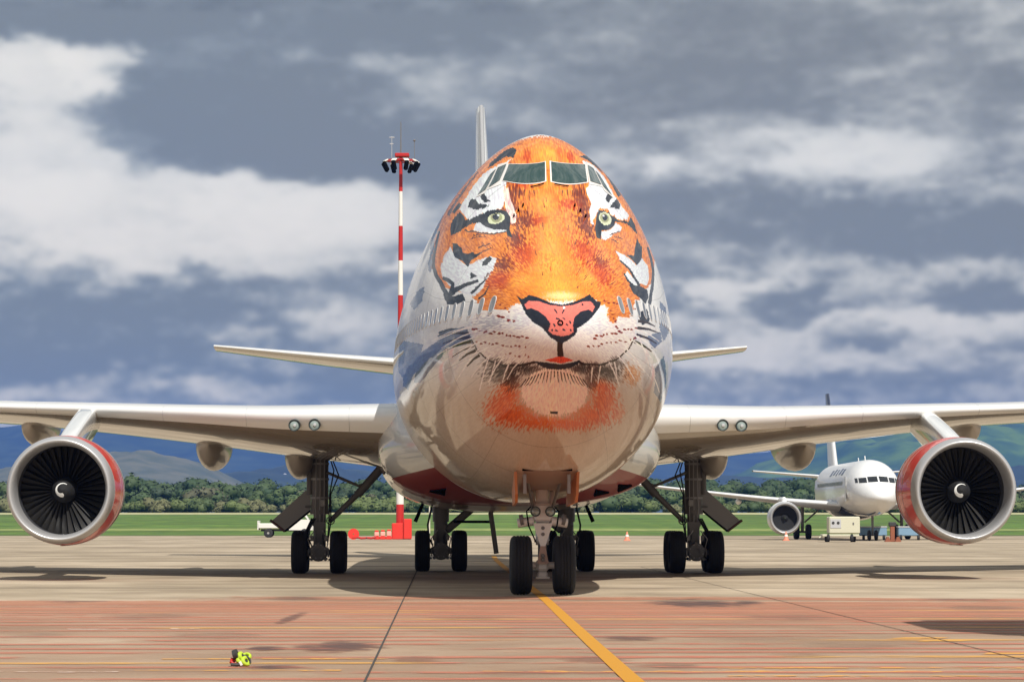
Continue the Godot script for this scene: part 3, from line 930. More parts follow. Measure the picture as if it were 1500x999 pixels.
func sky_color(az: float, el: float, nz: FastNoiseLite, hue: FastNoiseLite) -> Color:
	var az_d := wrapf(rad_to_deg(az), -180.0, 180.0)
	var el_d := rad_to_deg(el)
	var q := Vector3(sin(az), 2.7 * el, cos(az))
	var big := nz.get_noise_3dv(q * 9.0 + Vector3(3, 0, 0))
	var fine := nz.get_noise_3dv(q * 20.0)
	var wisp := nz.get_noise_3dv(q * 58.0 + Vector3(0, 9, 0))
	var inside := 1.0 - smoothstep(12.0, 16.0, maxf(absf(az_d), el_d + 1.0))
	var calm := 0.62 + 0.38 * clampf(1.0 - (el_d - 5.5) / 2.5, 0.0, 1.0) if inside > 0.5 else 1.0
	var b := 0.545 + 0.14 * big + calm * (0.26 * fine + 0.24 * wisp + 0.14 * nz.get_noise_3dv(q * 150.0))
	b += (1.0 - inside) * 0.45 * nz.get_noise_3dv(q * 4.0)
	if inside > 0.0:
		var wx := az_d + 0.8 * fine + 0.6 * wisp
		var wy := el_d + 0.34 * nz.get_noise_3dv(q * 20.0 + Vector3(7, 7, 7)) + 0.28 * nz.get_noise_3dv(q * 55.0 + Vector3(1, 4, 7))
		var sum := 0.0
		for c in CLOUDS:
			var dx: float = (wx - c[0]) / c[2]
			var dy: float = (wy - c[1]) / c[3]
			var d := dx * dx + dy * dy
			if d < 4.0:
				sum += c[4] * (1.0 - smoothstep(0.25, 1.75, d))
		b += inside * sum * 0.80
	b = 0.5 + 0.5 * tanh((b - 0.5) * 2.0)
	var blue := clampf(0.45 + 0.5 * hue.get_noise_3dv(q * 3.0) - 0.03 * clampf(az_d, -12.0, 12.0) * inside - 0.02 * (el_d - 5.0) * inside, 0.0, 1.0)
	var dark := Color8(101, 106, 113).lerp(Color8(95, 104, 117), blue)
	var mid := Color8(158, 162, 166).lerp(Color8(148, 158, 170), blue)
	var pale := Color8(226, 226, 223)
	var top := Color8(252, 248, 238)
	var c := dark.lerp(mid, minf(b / 0.45, 1.0))
	if b > 0.45:
		c = mid.lerp(pale, minf((b - 0.45) / 0.3, 1.0))
	if b > 0.75:
		c = pale.lerp(top, (b - 0.75) / 0.25)
	var warm := clampf(1.0 - el_d / 7.0, 0.0, 1.0)   # the low clouds are warmer
	return Color(c.r * (0.965 + 0.04 * warm), c.g * 0.965, c.b * lerpf(0.92 - 0.15 * warm, 0.97 - 0.06 * warm, b))


# ---------------------------------------------------------------- the place
func _ready() -> void:
	rng.seed = 11
	var cam := Camera3D.new()
	cam.name = "camera"
	cam.fov = 13.5167
	cam.near = 1.0
	cam.far = 30000.0
	cam.position = Vector3(0, 1.6, 0)
	cam.rotation_degrees = Vector3(3.5298, 0, 0)
	add_child(cam)
	cam.current = true

	var env := Environment.new()
	env.background_mode = Environment.BG_SKY
	var sky := Sky.new()
	var pano := PanoramaSkyMaterial.new()
	pano.panorama = sky_picture()
	pano.energy_multiplier = 0.84
	sky.sky_material = pano
	env.sky = sky
	env.tonemap_mode = Environment.TONE_MAPPER_LINEAR
	env.tonemap_exposure = 1.25
	env.fog_enabled = true
	env.fog_light_color = Color(0.36, 0.60, 1.0)
	env.fog_density = 0.000085
	env.sdfgi_enabled = true
	env.ssao_enabled = true
	env.ssil_enabled = true
	var we := WorldEnvironment.new()
	we.name = "world"
	we.environment = env
	add_child(we)

	var sun := DirectionalLight3D.new()
	sun.name = "sun"
	sun.light_color = Color(1.0, 0.985, 0.955)
	sun.light_energy = 1.45
	sun.light_angular_distance = 0.5
	sun.shadow_enabled = true
	add_child(sun)
	sun.look_at_from_position(Vector3(0.32, 1.0, 0.85) * 100.0, Vector3.ZERO)

	FR = PackedFloat32Array()
	for s in FS:
		FR.append(sqrt(s / LEN))
	slopes = {"w": tangents(FR, FW), "t": tangents(FR, FT), "b": tangents(FR, FB)}
	tone.seed = 3
	tone.frequency = 1.0
	materials()
	ground()
	hills()
	woods()
	airliner()
	second_jet()
	small_things()


func materials() -> void:
	mat("white_paint", lin(.72, .72, .71), 0.25, 0.0, 1.0)
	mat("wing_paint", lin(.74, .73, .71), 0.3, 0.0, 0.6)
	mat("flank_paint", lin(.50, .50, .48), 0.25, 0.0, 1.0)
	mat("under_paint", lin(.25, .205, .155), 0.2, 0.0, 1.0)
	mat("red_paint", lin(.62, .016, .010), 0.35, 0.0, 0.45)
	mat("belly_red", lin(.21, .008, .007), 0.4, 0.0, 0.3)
	mat("cream_paint", lin(.70, .60, .50), 0.3, 0.0, 0.7)
	mat("bare_metal", lin(.46, .455, .46), 0.36, 0.45)
	mat("duct", lin(.045, .045, .05), 0.6)
	mat("fan_blade", lin(.09, .085, .08), 0.35, 0.5)
	mat("fan_dark", lin(.005, .005, .006), 0.85)
	mat("white_mark", lin(.8, .8, .78), 0.5)
	mat("tyre", lin(.016, .016, .017), 0.8)
	mat("rim", lin(.34, .33, .32), 0.5, 0.2)
	mat("gear_grey", lin(.165, .155, .145), 0.5, 0.1)
	mat("gear_pale", lin(.74, .71, .67), 0.42)
	mat("gear_door", lin(.26, .245, .235), 0.45, 0.0, 0.3)
	mat("door_orange", lin(.5, .17, .05), 0.5)
	mat("bay_brown", lin(.30, .20, .15), 0.7)
	mat("black_void", lin(.006, .006, .006), 0.8)
	mat("window_glass", lin(.02, .05, .045), 0.04, 0.0, 1.0)
	mat("jet_glass", lin(.010, .012, .014), 0.25)
	M.black_void.metallic_specular = 0.0
	mat("cabin_glass", lin(.16, .165, .17), 0.1, 0.0, 1.0)
	mat("frame_white", lin(.74, .70, .66), 0.3, 0.0, 0.6)
	mat("frame_grey", lin(.45, .45, .46), 0.4, 0.1)
	mat("window_ring", lin(.52, .52, .52), 0.4, 0.0, 0.6)
	mat("lens", lin(.30, .36, .34), 0.06, 0.2, 1.0)
	mat("lamp_rim", lin(.03, .04, .04), 0.4)
	mat("mast_red", lin(.42, .016, .014), 0.4)
	mat("mast_white", lin(.66, .64, .60), 0.4)
	mat("signal_red", lin(.62, .03, .02), 0.45)
	mat("faded_pink", lin(.66, .34, .28), 0.6)
	mat("navy", lin(.012, .022, .06), 0.3, 0.0, 0.8)
	mat("jet_white", lin(.70, .70, .70), 0.4, 0.0, 0.3)
	mat("cart_cream", lin(.52, .50, .38), 0.6)
	mat("cart_dark", lin(.03, .03, .03), 0.6)
	mat("cart_blue", lin(.16, .27, .38), 0.6)
	mat("rust_orange", lin(.24, .075, .035), 0.7)
	mat("cone_orange", lin(.70, .24, .15), 0.6)
	mat("lime", lin(.40, .52, .03), 0.6)
	mat("joint", lin(.045, .038, .034), 0.9)
	mat("yellow_line", lin(.50, .225, .010), 0.85)
	M.white_paint.metallic_specular = 0.2
	var leaf := mat("leaves", Color.WHITE, 0.75)
	leaf.vertex_color_use_as_albedo = true
	leaf.backlight_enabled = true
	leaf.backlight = Color(0.25, 0.3, 0.1)
	mat("bark", lin(.06, .045, .035), 0.9)


# ---------------------------------------------------------------- ground
func rise(z: float) -> float:   # the grass climbs gently behind the apron
	var d := maxf((-z - 290.0) / 310.0, 0.0)
	return 2.75 * pow(d, 1.2) if d < 1.0 else 2.75 + minf((d - 1.0) * 0.6, 0.6)


func strip(z0: float, z1: float, x0: float, x1: float, nz: int, lift: float, wob := 0.0) -> Shape:
	var rows := []
	for i in nz + 1:
		var row := PackedVector3Array()
		var z := lerpf(z0, z1, float(i) / nz)
		for j in 41:
			var x := lerpf(x0, x1, j / 40.0)
			var zz := z + wob * tone.get_noise_2d(x * 0.02, i * 7.0)
			row.append(Vector3(x, rise(zz) + lift, zz))
		rows.append(row)
	var s := Shape.new()
	s.skin(rows, false, false, 180.0)
	return fix_up(s, Vector3.UP)


func ground() -> void:
	var grass := mat("grass", Color.WHITE, 0.95)
	grain(grass, lin(.058, .130, .010), lin(.125, .205, .018), 26.0, 2)
	blotch(grass, lin(.70, .66, .5), Color.WHITE, 140.0, 45)
	var rows := []
	for z in [400.0, 60.0, -200.0, -262.0, -280.0, -300.0, -330.0, -360.0, -400.0, -440.0, -480.0, -520.0, -560.0, -600.0, -700.0, -1200.0, -3000.0, -9500.0]:
		var row := PackedVector3Array()
		for x in [-6000.0, -2000.0, -600.0, -200.0, 0.0, 200.0, 600.0, 2000.0, 6000.0]:
			row.append(Vector3(x, rise(z) - (0.02 if z > -264.0 else 0.0), z))
		rows.append(row)
	var g := Shape.new()
	g.skin(rows, false, false, 180.0)
	fix_up(g, Vector3.UP)
	struct("ground", g, grass)

	var concrete := mat("concrete", Color.WHITE, 0.85)
	grain(concrete, lin(.33, .258, .178), lin(.455, .365, .26), 22.0, 4, 1024, 6)
	blotch(concrete, lin(.74, .73, .70), Color.WHITE, 95.0, 44)
	struct("apron", strip(120.0, -266.0, -420.0, 420.0, 4, 0.0), concrete)

	# slab joints: long dark sealant lines in the concrete, the nearest one runs towards the airliner
	var joints := Shape.new()
	for z in [-66.5, -88.0, -97.0, -108.0, -121.0, -137.0, -158.0, -184.0, -215.0, -240.0]:
		joints.box(Vector3(0, 0.004, z), Vector3(520, 0.004, 0.10 if z > -90 else 0.22), 0.0)
	var jm := obj("slab_joints", joints, M.joint)
	jm.set_meta("kind", "structure")
	var lj := Shape.new()
	lj.box(Vector3(-2.12, 0.0125, -56.0), Vector3(0.024, 0.004, 78.0), 0.0, Basis(Vector3.UP, 0.0245))
	lj.box(Vector3(5.2, 0.0125, -56.0), Vector3(0.011, 0.004, 78.0), 0.0, Basis(Vector3.UP, 0.0245))
	lj.box(Vector3(-19.5, 0.0125, -56.0), Vector3(0.02, 0.004, 78.0), 0.0, Basis(Vector3.UP, 0.0245))
	var lo := obj("slab_joints", lj, M.joint)
	lo.set_meta("kind", "structure")

	# the worn red paint of the near stand, with its thin red and yellow lines: flat print on the ground
	var paint := mat("stand_paint", Color.WHITE, 0.85)
	paint.albedo_texture = stand_picture()
	paint.transparency = BaseMaterial3D.TRANSPARENCY_ALPHA
	var p := Shape.new()
	var pts := PackedVector3Array([Vector3(-40, 0.008, -64), Vector3(40, 0.008, -64), Vector3(40, 0.008, -8), Vector3(-40, 0.008, -8)])
	p.add(pts, PackedInt32Array([0, 1, 2, 0, 2, 3]), 180.0, PackedVector2Array([Vector2(0, 0), Vector2(1, 0), Vector2(1, 1), Vector2(0, 1)]))
	fix_up(p, Vector3.UP)
	struct("stand_marking", p, paint)

	var line := Shape.new()
	var c := [Vector2(1.52, -20), Vector2(1.2, -28.2), Vector2(1.04, -36.4), Vector2(.86, -46), Vector2(.68, -56), Vector2(.3, -72), Vector2(-.2, -92), Vector2(-.62, -111), Vector2(-.8, -124)]
	var a := PackedVector3Array()
	var b := PackedVector3Array()
	for q in c:
		a.append(Vector3(q.x - 0.098, 0.012, q.y))
		b.append(Vector3(q.x + 0.098, 0.012, q.y))
	line.skin([a, b], false, false, 180.0)
	fix_up(line, Vector3.UP)
	struct("taxi_line", line, M.yellow_line)

	# pale dry strips in the grass
	var dry := mat("dry_grass", Color.WHITE, 0.95)
	grain(dry, lin(.30, .30, .13), lin(.42, .40, .22), 18.0, 9)
	struct("dry_grass_strip", strip(-556.0, -600.0, -900.0, 900.0, 4, 0.05, 3.0), dry)
	var dull := mat("mown_grass", Color.WHITE, 0.95)
	grain(dull, lin(.14, .20, .04), lin(.26, .28, .08), 14.0, 12)
	struct("mown_grass_strip", strip(-322.0, -346.0, -500.0, 500.0, 4, 0.03, 8.0), dull)
	struct("mown_grass_strip", strip(-264.5, -269.0, -500.0, 500.0, 2, 0.03, 1.0), mat("apron_edge", lin(.10, .075, .05), 0.95))


func stand_picture() -> ImageTexture:   # x: 80 m over 2048; z: 56 m over 1024
	var w := 2048
	var h := 1024
	var bytes := PackedByteArray()
	bytes.resize(w * h * 4)
	var nz := FastNoiseLite.new()
	nz.seed = 31
	nz.frequency = 1.0
	nz.fractal_octaves = 4
	var rough := FastNoiseLite.new()
	rough.seed = 32
	rough.frequency = 1.0
	rough.fractal_octaves = 2
	var stains := [[3.5, -54.61, 1.01, 3.18, 0.85], [4.51, -55.05, 0.31, 1.62, 0.7], [-2.14, -36.16, 0.62, 1.86, 0.7], [-3.0, -35.59, 0.28, 0.68, 0.8], [-2.54, -31.01, 0.42, 0.51, 0.75], [1.55, -38.43, 0.53, 1.05, 0.65], [0.93, -32.82, 0.42, 0.77, 0.45], [-8.37, -56.91, 0.89, 2.88, 0.6], [-4.26, -57.89, 0.74, 2.39, 0.55], [8.85, -57.4, 1.06, 1.76, 0.5], [-5.97, -47.0, 0.8, 1.57, 0.35], [-4.04, -39.55, 0.79, 1.39, 0.35], [-1.09, -32.82, 0.33, 0.96, 0.4], [1.71, -31.29, 0.4, 0.7, 0.4], [4.4, -46.35, 0.92, 1.53, 0.3], [4.31, -36.36, 0.72, 1.18, 0.3], [-0.66, -46.35, 0.79, 1.53, 0.25], [-6.48, -39.55, 0.68, 1.39, 0.3], [8.46, -51.68, 0.74, 1.43, 0.4], [3.43, -33.64, 0.48, 0.81, 0.3], [0.07, -29.91, 0.51, 0.64, 0.25], [-3.55, -46.3, 0.14, 3.2, 0.6]]
	var yellow := Color(0.70, 0.36, 0.05)
	var chalk := Color(0.60, 0.50, 0.42)
	var marks := [[5.45, -38.6, .32, .25, -.6, yellow], [5.75, -37.9, .3, .3, -.6, yellow], [6.1, -34.2, .5, .25, -.3, yellow], [-5.7, -57.2, .35, .12, 0, chalk], [-6.0, -41.7, .45, .10, 0, chalk], [-4.75, -41.8, .2, .08, 0, chalk], [-4.8, -30.1, .7, .05, 0, chalk], [2.1, -30.2, 2.4, .06, 0.0, yellow], [-2.9, -30.4, 1.1, .06, 0, yellow], [-2.7, -32.9, 1.3, .07, 0, yellow], [4.6, -30.9, 2.4, .07, 0, yellow], [4.2, -29.3, 2.0, .06, 0, yellow]]
	for y in h:
		var z := -64.0 + (y + 0.5) / h * 56.0
		for x in w:
			var X := -40.0 + (x + 0.5) / w * 80.0
			var zt := z + X * 0.018
			var n := nz.get_noise_2d(X * 0.06, z * 0.35)
			var f := rough.get_noise_2d(X * 1.7, z * 5.0)
			var edge := smoothstep(0.0, 1.0, (z + 58.4 + 4.5 * n + 1.2 * f) / 2.4)
			var wash := (0.72 - 0.50 * smoothstep(-52.0, -38.0, z)) * (0.85 + 0.75 * n + 0.3 * f)
			# thin lines painted about every 1.15 m
			var ph := zt / 1.13 + 0.35 * nz.get_noise_2d(X * 0.012, z * 0.22 + 50.0)
			var k := floorf(ph)
			var fr := ph - k
			var half := 0.13 + 0.03 * f
			var line := 1.0 - smoothstep(half, half + 0.07, absf(fr - 0.5))
			line *= smoothstep(-0.30, 0.1, rough.get_noise_2d(X * 0.16 + k * 17.0, k * 3.1) + 0.10 + 0.22 * f) * smoothstep(-56.0, -47.0, z)
			var yel := 0.0
			if rough.get_noise_2d(k * 5.3, 40.0) > 0.12:
				yel = smoothstep(0.02, 0.16, rough.get_noise_2d(X * 0.09 + k * 9.0, 80.0 + k))
			var red := Color(0.50, 0.185, 0.105)
			var c := red.lerp(Color(0.42, 0.20, 0.12), clampf(0.5 + n, 0.0, 1.0))
			var alpha := clampf(wash, 0.0, 0.9)
			var lc := Color(0.50, 0.15, 0.09).lerp(Color(0.66, 0.34, 0.07), yel)
			var la := line * (0.60 + 0.35 * f)
			c = c.lerp(lc, la / maxf(la + alpha * (1.0 - la), 0.001))
			alpha = la + alpha * (1.0 - la)
			for s in stains:
				var dx: float = (X - s[0]) / s[2]
				var dz: float = (z - s[1]) / s[3]
				var dd := dx * dx + dz * dz + 0.9 * f + 0.5 * n
				if dd < 1.0:
					var t: float = minf(1.25 * s[4] * smoothstep(1.0, 0.1, dd), 0.9)
					c = c.lerp(Color(0.05, 0.035, 0.035), t)
					alpha = maxf(alpha, t)
			for s in marks:
				if absf(X - s[0] - (z - s[1]) * s[4]) < s[2] and absf(z - s[1] + 0.15 * f) < s[3]:
					c = c.lerp(s[5], 0.8)
					alpha = maxf(alpha, 0.85)
			c = c.linear_to_srgb()
			var at := (y * w + x) * 4
			bytes[at] = int(clampf(c.r, 0, 1) * 255)
			bytes[at + 1] = int(clampf(c.g, 0, 1) * 255)
			bytes[at + 2] = int(clampf(c.b, 0, 1) * 255)
			bytes[at + 3] = int(clampf(alpha * edge, 0, 1) * 255)
	return ImageTexture.create_from_image(Image.create_from_data(w, h, false, Image.FORMAT_RGBA8, bytes))


# ---------------------------------------------------------------- hills and woods
func ridge(called: String, dist: float, deep: float, tops: Array, m: Material, rough: float, seed_no: int) -> void:   # tops: (east in thousandths of the distance, height in thousandths of the distance)
	var nz := FastNoiseLite.new()
	nz.seed = seed_no
	nz.frequency = 1.0
	nz.fractal_octaves = 5
	var xs := PackedFloat32Array()
	var ys := []
	for t in tops:
		xs.append(t[0] * dist / 1000.0)
		ys.append(t[1] * dist / 1000.0)
	var sl := tangents(xs, ys)
	var rows := []
	for i in 25:
		var f := i / 24.0
		var row := PackedVector3Array()
		for j in 161:
			var x := lerpf(xs[0], xs[xs.size() - 1], j / 160.0)
			var up := curve(xs, ys, sl, x)
			var prof := sin(minf(f / 0.6, 1.0) * PI * 0.5) if f < 0.6 else cos((f - 0.6) / 0.4 * PI * 0.5)
			var y := up * pow(maxf(prof, 0.0), 1.15) * (1.0 + rough * nz.get_noise_2d(x / dist * 26.0, f * 6.0) * (0.35 + f))
			row.append(Vector3(x, 2.0 + y - 4.0 * (1.0 if i == 0 else 0.0), -dist + deep * 0.6 - deep * f))
		rows.append(row)
	var s := Shape.new()
	s.skin(rows, false, false, 180.0)
	fix_up(s, Vector3.UP)
	struct(called, s, m)


func hills() -> void:
	var far := mat("far_forest", Color.WHITE, 0.95)
	grain(far, lin(.010, .022, .030), lin(.030, .048, .040), 900.0, 14, 512, 6)
	var near := mat("slope_forest", Color.WHITE, 0.95)
	grain(near, lin(.016, .050, .030), lin(.085, .15, .030), 620.0, 15, 512, 6)
	var pale := mat("pale_slope", Color.WHITE, 0.95)
	grain(pale, lin(.060, .075, .055), lin(.115, .115, .085), 300.0, 16, 512, 5)
	ridge("hills", 7600.0, 2600.0, [[-460, 24], [-300, 34], [-215, 30], [-160, 29], [-120, 31.5], [-70, 29], [-30, 23], [20, 21], [72, 21.5], [95, 22.5], [120, 27], [180, 33], [230, 30], [320, 36], [460, 26]], far, 0.22, 3)
	ridge("hills", 5200.0, 1500.0, [[40, 2], [70, 12], [92, 18.5], [112, 26.5], [135, 30.5], [160, 32], [185, 33], [240, 28], [330, 30], [460, 18]], near, 0.3, 6)
	ridge("hills", 3300.0, 700.0, [[-250, 3], [-190, 14], [-150, 19.5], [-126, 21.8], [-112, 19.5], [-96, 13], [-80, 8], [-60, 4]], pale, 0.2, 9)
	ridge("hills", 4200.0, 900.0, [[-300, 12], [-200, 14], [-110, 14.5], [-85, 16], [-70, 17], [-50, 15], [-20, 14], [40, 13], [90, 13.5], [150, 16], [220, 15], [330, 12]], far, 0.35, 12)
	# pale houses on the far slope
	for q in [[-97.0, 14.9, 1.7], [-94.5, 14.2, 1.2], [-79.0, 15.0, 1.6], [-82.5, 14.7, 1.0]]:
		var d := 4050.0
		var at := Vector3(q[0] * d / 1000.0, q[1] * d / 1000.0 - 3.0, -d)
		var h := thing("house", "tiny white house on the %s of the blue hill" % ["slope beneath the canoe-shaped fairing", "slope just right of that fairing", "shoulder beside the dark gear strut", "shoulder left of the brightest house"][[-97.0, -94.5, -79.0, -82.5].find(q[0])], "house", at, 0.2, "white houses on the far hillside")
		var sz: float = q[2] * 4.0
		obj("wall", Shape.new().box(Vector3(0, sz * .35, 0), Vector3(sz * 1.3, sz * .7, sz), 0.1), M.mast_white, h)
		obj("roof", Shape.new().plate([Vector2(-sz * .75, sz * .7), Vector2(sz * .75, sz * .7), Vector2(0, sz * 1.15)], Vector3.ZERO, Vector3.RIGHT, Vector3.UP, sz * 1.1), M.frame_grey, h)


func crown_mesh(seed_no: int, wide: float, tall: float, low: Color, high: Color) -> ArrayMesh:
	var r := RandomNumberGenerator.new()
	r.seed = seed_no
	var s := Shape.new()
	var lumps := []
	for i in 13:
		var a := r.randf() * TAU
		var rad := sqrt(r.randf()) * wide * 0.36
		lumps.append([Vector3(cos(a) * rad, tall * r.randf_range(0.22, 0.84), sin(a) * rad), r.randf_range(0.2, 0.34) * wide, r.randf()])
	for l in lumps:
		var rows := []
		for i in 6:
			var row := PackedVector3Array()
			for j in 9:
				var la := -PI / 2 + PI * i / 5.0
				var lo := TAU * j / 9.0
				var rr: float = l[1] * 0.8 * r.randf_range(.82, 1.1)
				var q: Vector3 = l[0] + Vector3(cos(la) * cos(lo), sin(la) * .86, cos(la) * sin(lo)) * rr
				q.y = maxf(q.y, 0.05)
				row.append(q)
			rows.append(row)
		s.skin(rows, true, false, 180.0, low.lerp(high, clampf(0.15 + l[2] * 0.6, 0, 1)))
	for l in lumps:
		for k in 70:
			var d := Vector3(r.randfn(), r.randfn(), r.randfn()).normalized()
			var c: Vector3 = l[0] + d * l[1] * r.randf_range(0.72, 1.06) * Vector3(1, 0.86, 1)
			if c.y < 0.15:
				c.y = 0.15 + r.randf() * 0.3
			var n := (d + Vector3(r.randfn(), r.randfn(), r.randfn()) * 0.22).normalized()
			var u := n.cross(Vector3(r.randf() - .5, r.randf(), r.randf() - .5)).normalized() * wide * r.randf_range(.025, .055)
			var w := n.cross(u)
			var col := low.lerp(high, clampf(0.15 + l[2] * 0.6 + r.randf() * 0.25, 0, 1))
			var base := s.v.size()
			for q in [c - u, c + w * .8, c + u, c - w * .8]:
				s.v.append(q)
				s.n.append(n)
				s.uv.append(Vector2.ZERO)
				s.col.append(col)
			s.ix.append_array([base, base + 1, base + 2, base, base + 2, base + 3])
	return s.mesh()


func trunk_mesh(tall: float, wide: float) -> ArrayMesh:
	var s := Shape.new()
	s.tube(Vector3(0, -0.4, 0), Vector3(0.1, tall * 0.55, 0), wide * 0.045, wide * 0.022, 7)
	for k in 4:
		var a := k * 1.7 + 0.3
		s.tube(Vector3(0.05, tall * (.28 + .06 * k), 0), Vector3(cos(a) * wide * .28, tall * (.55 + .07 * k), sin(a) * wide * .28), wide * .02, wide * .008, 5)
	return s.mesh()


var labels := {}


func beside(slope: float) -> String:   # what stands before that direction, from the left to the right
	var marks := [[-.174, "at the picture's left edge"], [-.136, "behind the left engine"], [-.120, "just right of the left engine"], [-.105, "left of the first canoe fairing"], [-.095, "below the first canoe fairing"], [-.083, "left of the white truck"], [-.071, "above the white truck"], [-.06, "behind the left main gear leg"],
		[-.052, "right of the left main gear leg"], [-.043, "left of the banded mast"], [-.034, "right of the banded mast"], [-.024, "over the left body wheels"], [-.012, "right of the left body wheels"], [0.0, "left of the nose wheels"], [.014, "behind the nose wheels"], [.027, "right of the nose wheels"], [.039, "over the lone cone"], [.051, "left of the right main gear leg"],
		[.063, "behind the right main gear leg"], [.074, "over the right gear door"], [.086, "right of the right gear door"], [.1, "behind the second jet's left engine"], [.12, "behind the second jet"], [.14, "left of the right engine"], [.172, "behind the right engine"]]
	for m in marks:
		if slope < m[0]:
			return m[1]
	return "at the picture's right edge"


func woods() -> void:
	var kinds := [
		[8.2, 8.0, Color(0.021, 0.044, 0.016), Color(0.058, 0.093, 0.029), "dark green broad tree"],
		[7.0, 6.6, Color(0.029, 0.055, 0.017), Color(0.078, 0.112, 0.034), "bushy green tree"],
		[6.0, 7.6, Color(0.021, 0.041, 0.021), Color(0.057, 0.083, 0.037), "narrow dark tree"],
		[7.6, 5.4, Color(0.048, 0.053, 0.029), Color(0.098, 0.095, 0.051), "brownish green spreading tree"],
		[6.6, 7.2, Color(0.034, 0.060, 0.017), Color(0.093, 0.132, 0.035), "fresh green rounded tree"],
	]
	var protos := []
	for k in kinds.size():
		var q = kinds[k]
		protos.append([crown_mesh(100 + k, q[0], q[1], q[2], q[3]), crown_mesh(200 + k, q[0] * 1.1, q[1] * .9, q[2], q[3]), trunk_mesh(q[1], q[0])])
	var x := -132.0
	while x < 132.0:
		var z := -650.0 - rng.randf() * 45.0
		var k := 0
		var size := 0
		var cut := 0
		var label := ""
		for trial in 60:
			k = rng.randi() % kinds.size()
			size = rng.randi() % 3
			cut = rng.randi() % 2
			label = "%s %s, %s, %s" % [["short", "middling", "tall"][size], kinds[k][4], ["loose crown", "dense low crown"][cut], beside(x / -z)]
			if not labels.has(label):
				break
		labels[label] = true
		var sc: float = [0.48, 0.70, 0.96][size] * rng.randf_range(.92, 1.08) * (1.0 + 0.16 * sin(x * 0.06 + 1.0) + 0.10 * sin(x * 0.23)) * (1.06 if x < 0.0 else 0.90)
		var t := thing("tree", label, "tree", Vector3(x, rise(z), z), rng.randf() * TAU, "trees along the far edge of the airfield")
		t.scale = Vector3(sc * rng.randf_range(.95, 1.3), sc, sc)
		obj("crown", protos[k][cut], M.leaves, t)
		obj("trunk", protos[k][2], M.bark, t)
		x += rng.randf_range(1.8, 4.2)
	# shrubs in front of the trees
	var shrub_kinds := [[crown_mesh(301, 5.6, 2.5, Color(.055, .080, .022), Color(.125, .155, .045)), "pale olive low shrub"], [crown_mesh(302, 6.4, 3.0, Color(.030, .055, .016), Color(.085, .115, .034)), "dark green low shrub"], [crown_mesh(303, 5.0, 2.0, Color(.075, .080, .034), Color(.145, .145, .060)), "brownish dry shrub"]]
	var stem := Shape.new()
	for k in 5:
		stem.tube(Vector3(0, -.2, 0), Vector3(cos(k * 1.3) * 1.2, 1.2, sin(k * 1.3) * 1.2), .06, .03, 5)
	var stem_mesh := stem.mesh()
	x = -125.0
	while x < 125.0:
		var z := -618.0 - rng.randf() * 14.0
		var k := 0
		var size := 0
		var label := ""
		for trial in 60:
			k = rng.randi() % 3
			size = rng.randi() % 3
			label = "%s %s %s" % [["small", "middling", "wide"][size], shrub_kinds[k][1], beside(x / -z)]
			if not labels.has(label):
				break
		labels[label] = true
		var t := thing("shrub", label, "shrub", Vector3(x, rise(z), z), rng.randf() * TAU, "shrubs before the far trees")
		var sc: float = [.72, .95, 1.2][size] * rng.randf_range(.95, 1.05)
		t.scale = Vector3(sc * 1.25, sc, sc)
		obj("foliage", shrub_kinds[k][0], M.leaves, t)
		obj("stem", stem_mesh, M.bark, t)
		x += rng.randf_range(2.4, 5.2)
	# the wood behind: nobody could count it
	var mm := MultiMesh.new()
	mm.transform_format = MultiMesh.TRANSFORM_3D
	mm.mesh = protos[0][0]
	mm.instance_count = 420
	for j in 420:
		var sc := rng.randf_range(.7, 1.1)
		var z := -705.0 - rng.randf() * 130.0
		var b := Basis(Vector3.UP, rng.randf() * TAU).scaled(Vector3(sc * 1.2, sc, sc * 1.2))
		mm.set_instance_transform(j, Transform3D(b, Vector3(rng.randf_range(-330, 330), rise(z), z)))
	var mi := MultiMeshInstance3D.new()
	mi.name = "woodland"
	mi.multimesh = mm
	mi.material_override = M.leaves
	mi.set_meta("kind", "stuff")
	tag(mi, "dark mass of woodland behind the edge trees", "woodland")
	add_child(mi)


# ---------------------------------------------------------------- the airliner
func airliner() -> void:
	var t := thing("airliner", "huge four-engined airliner with a tiger face painted over its nose, wheels down", "airliner", Vector3(0.64, 0, -60.65), 0.0328)
	fuselage(t)
	wings(t)
	tail(t)
	engines(t)
	nose_gear(t)
	for side in [-1.0, 1.0]:
		wing_gear(t, side)
		body_gear(t, side)


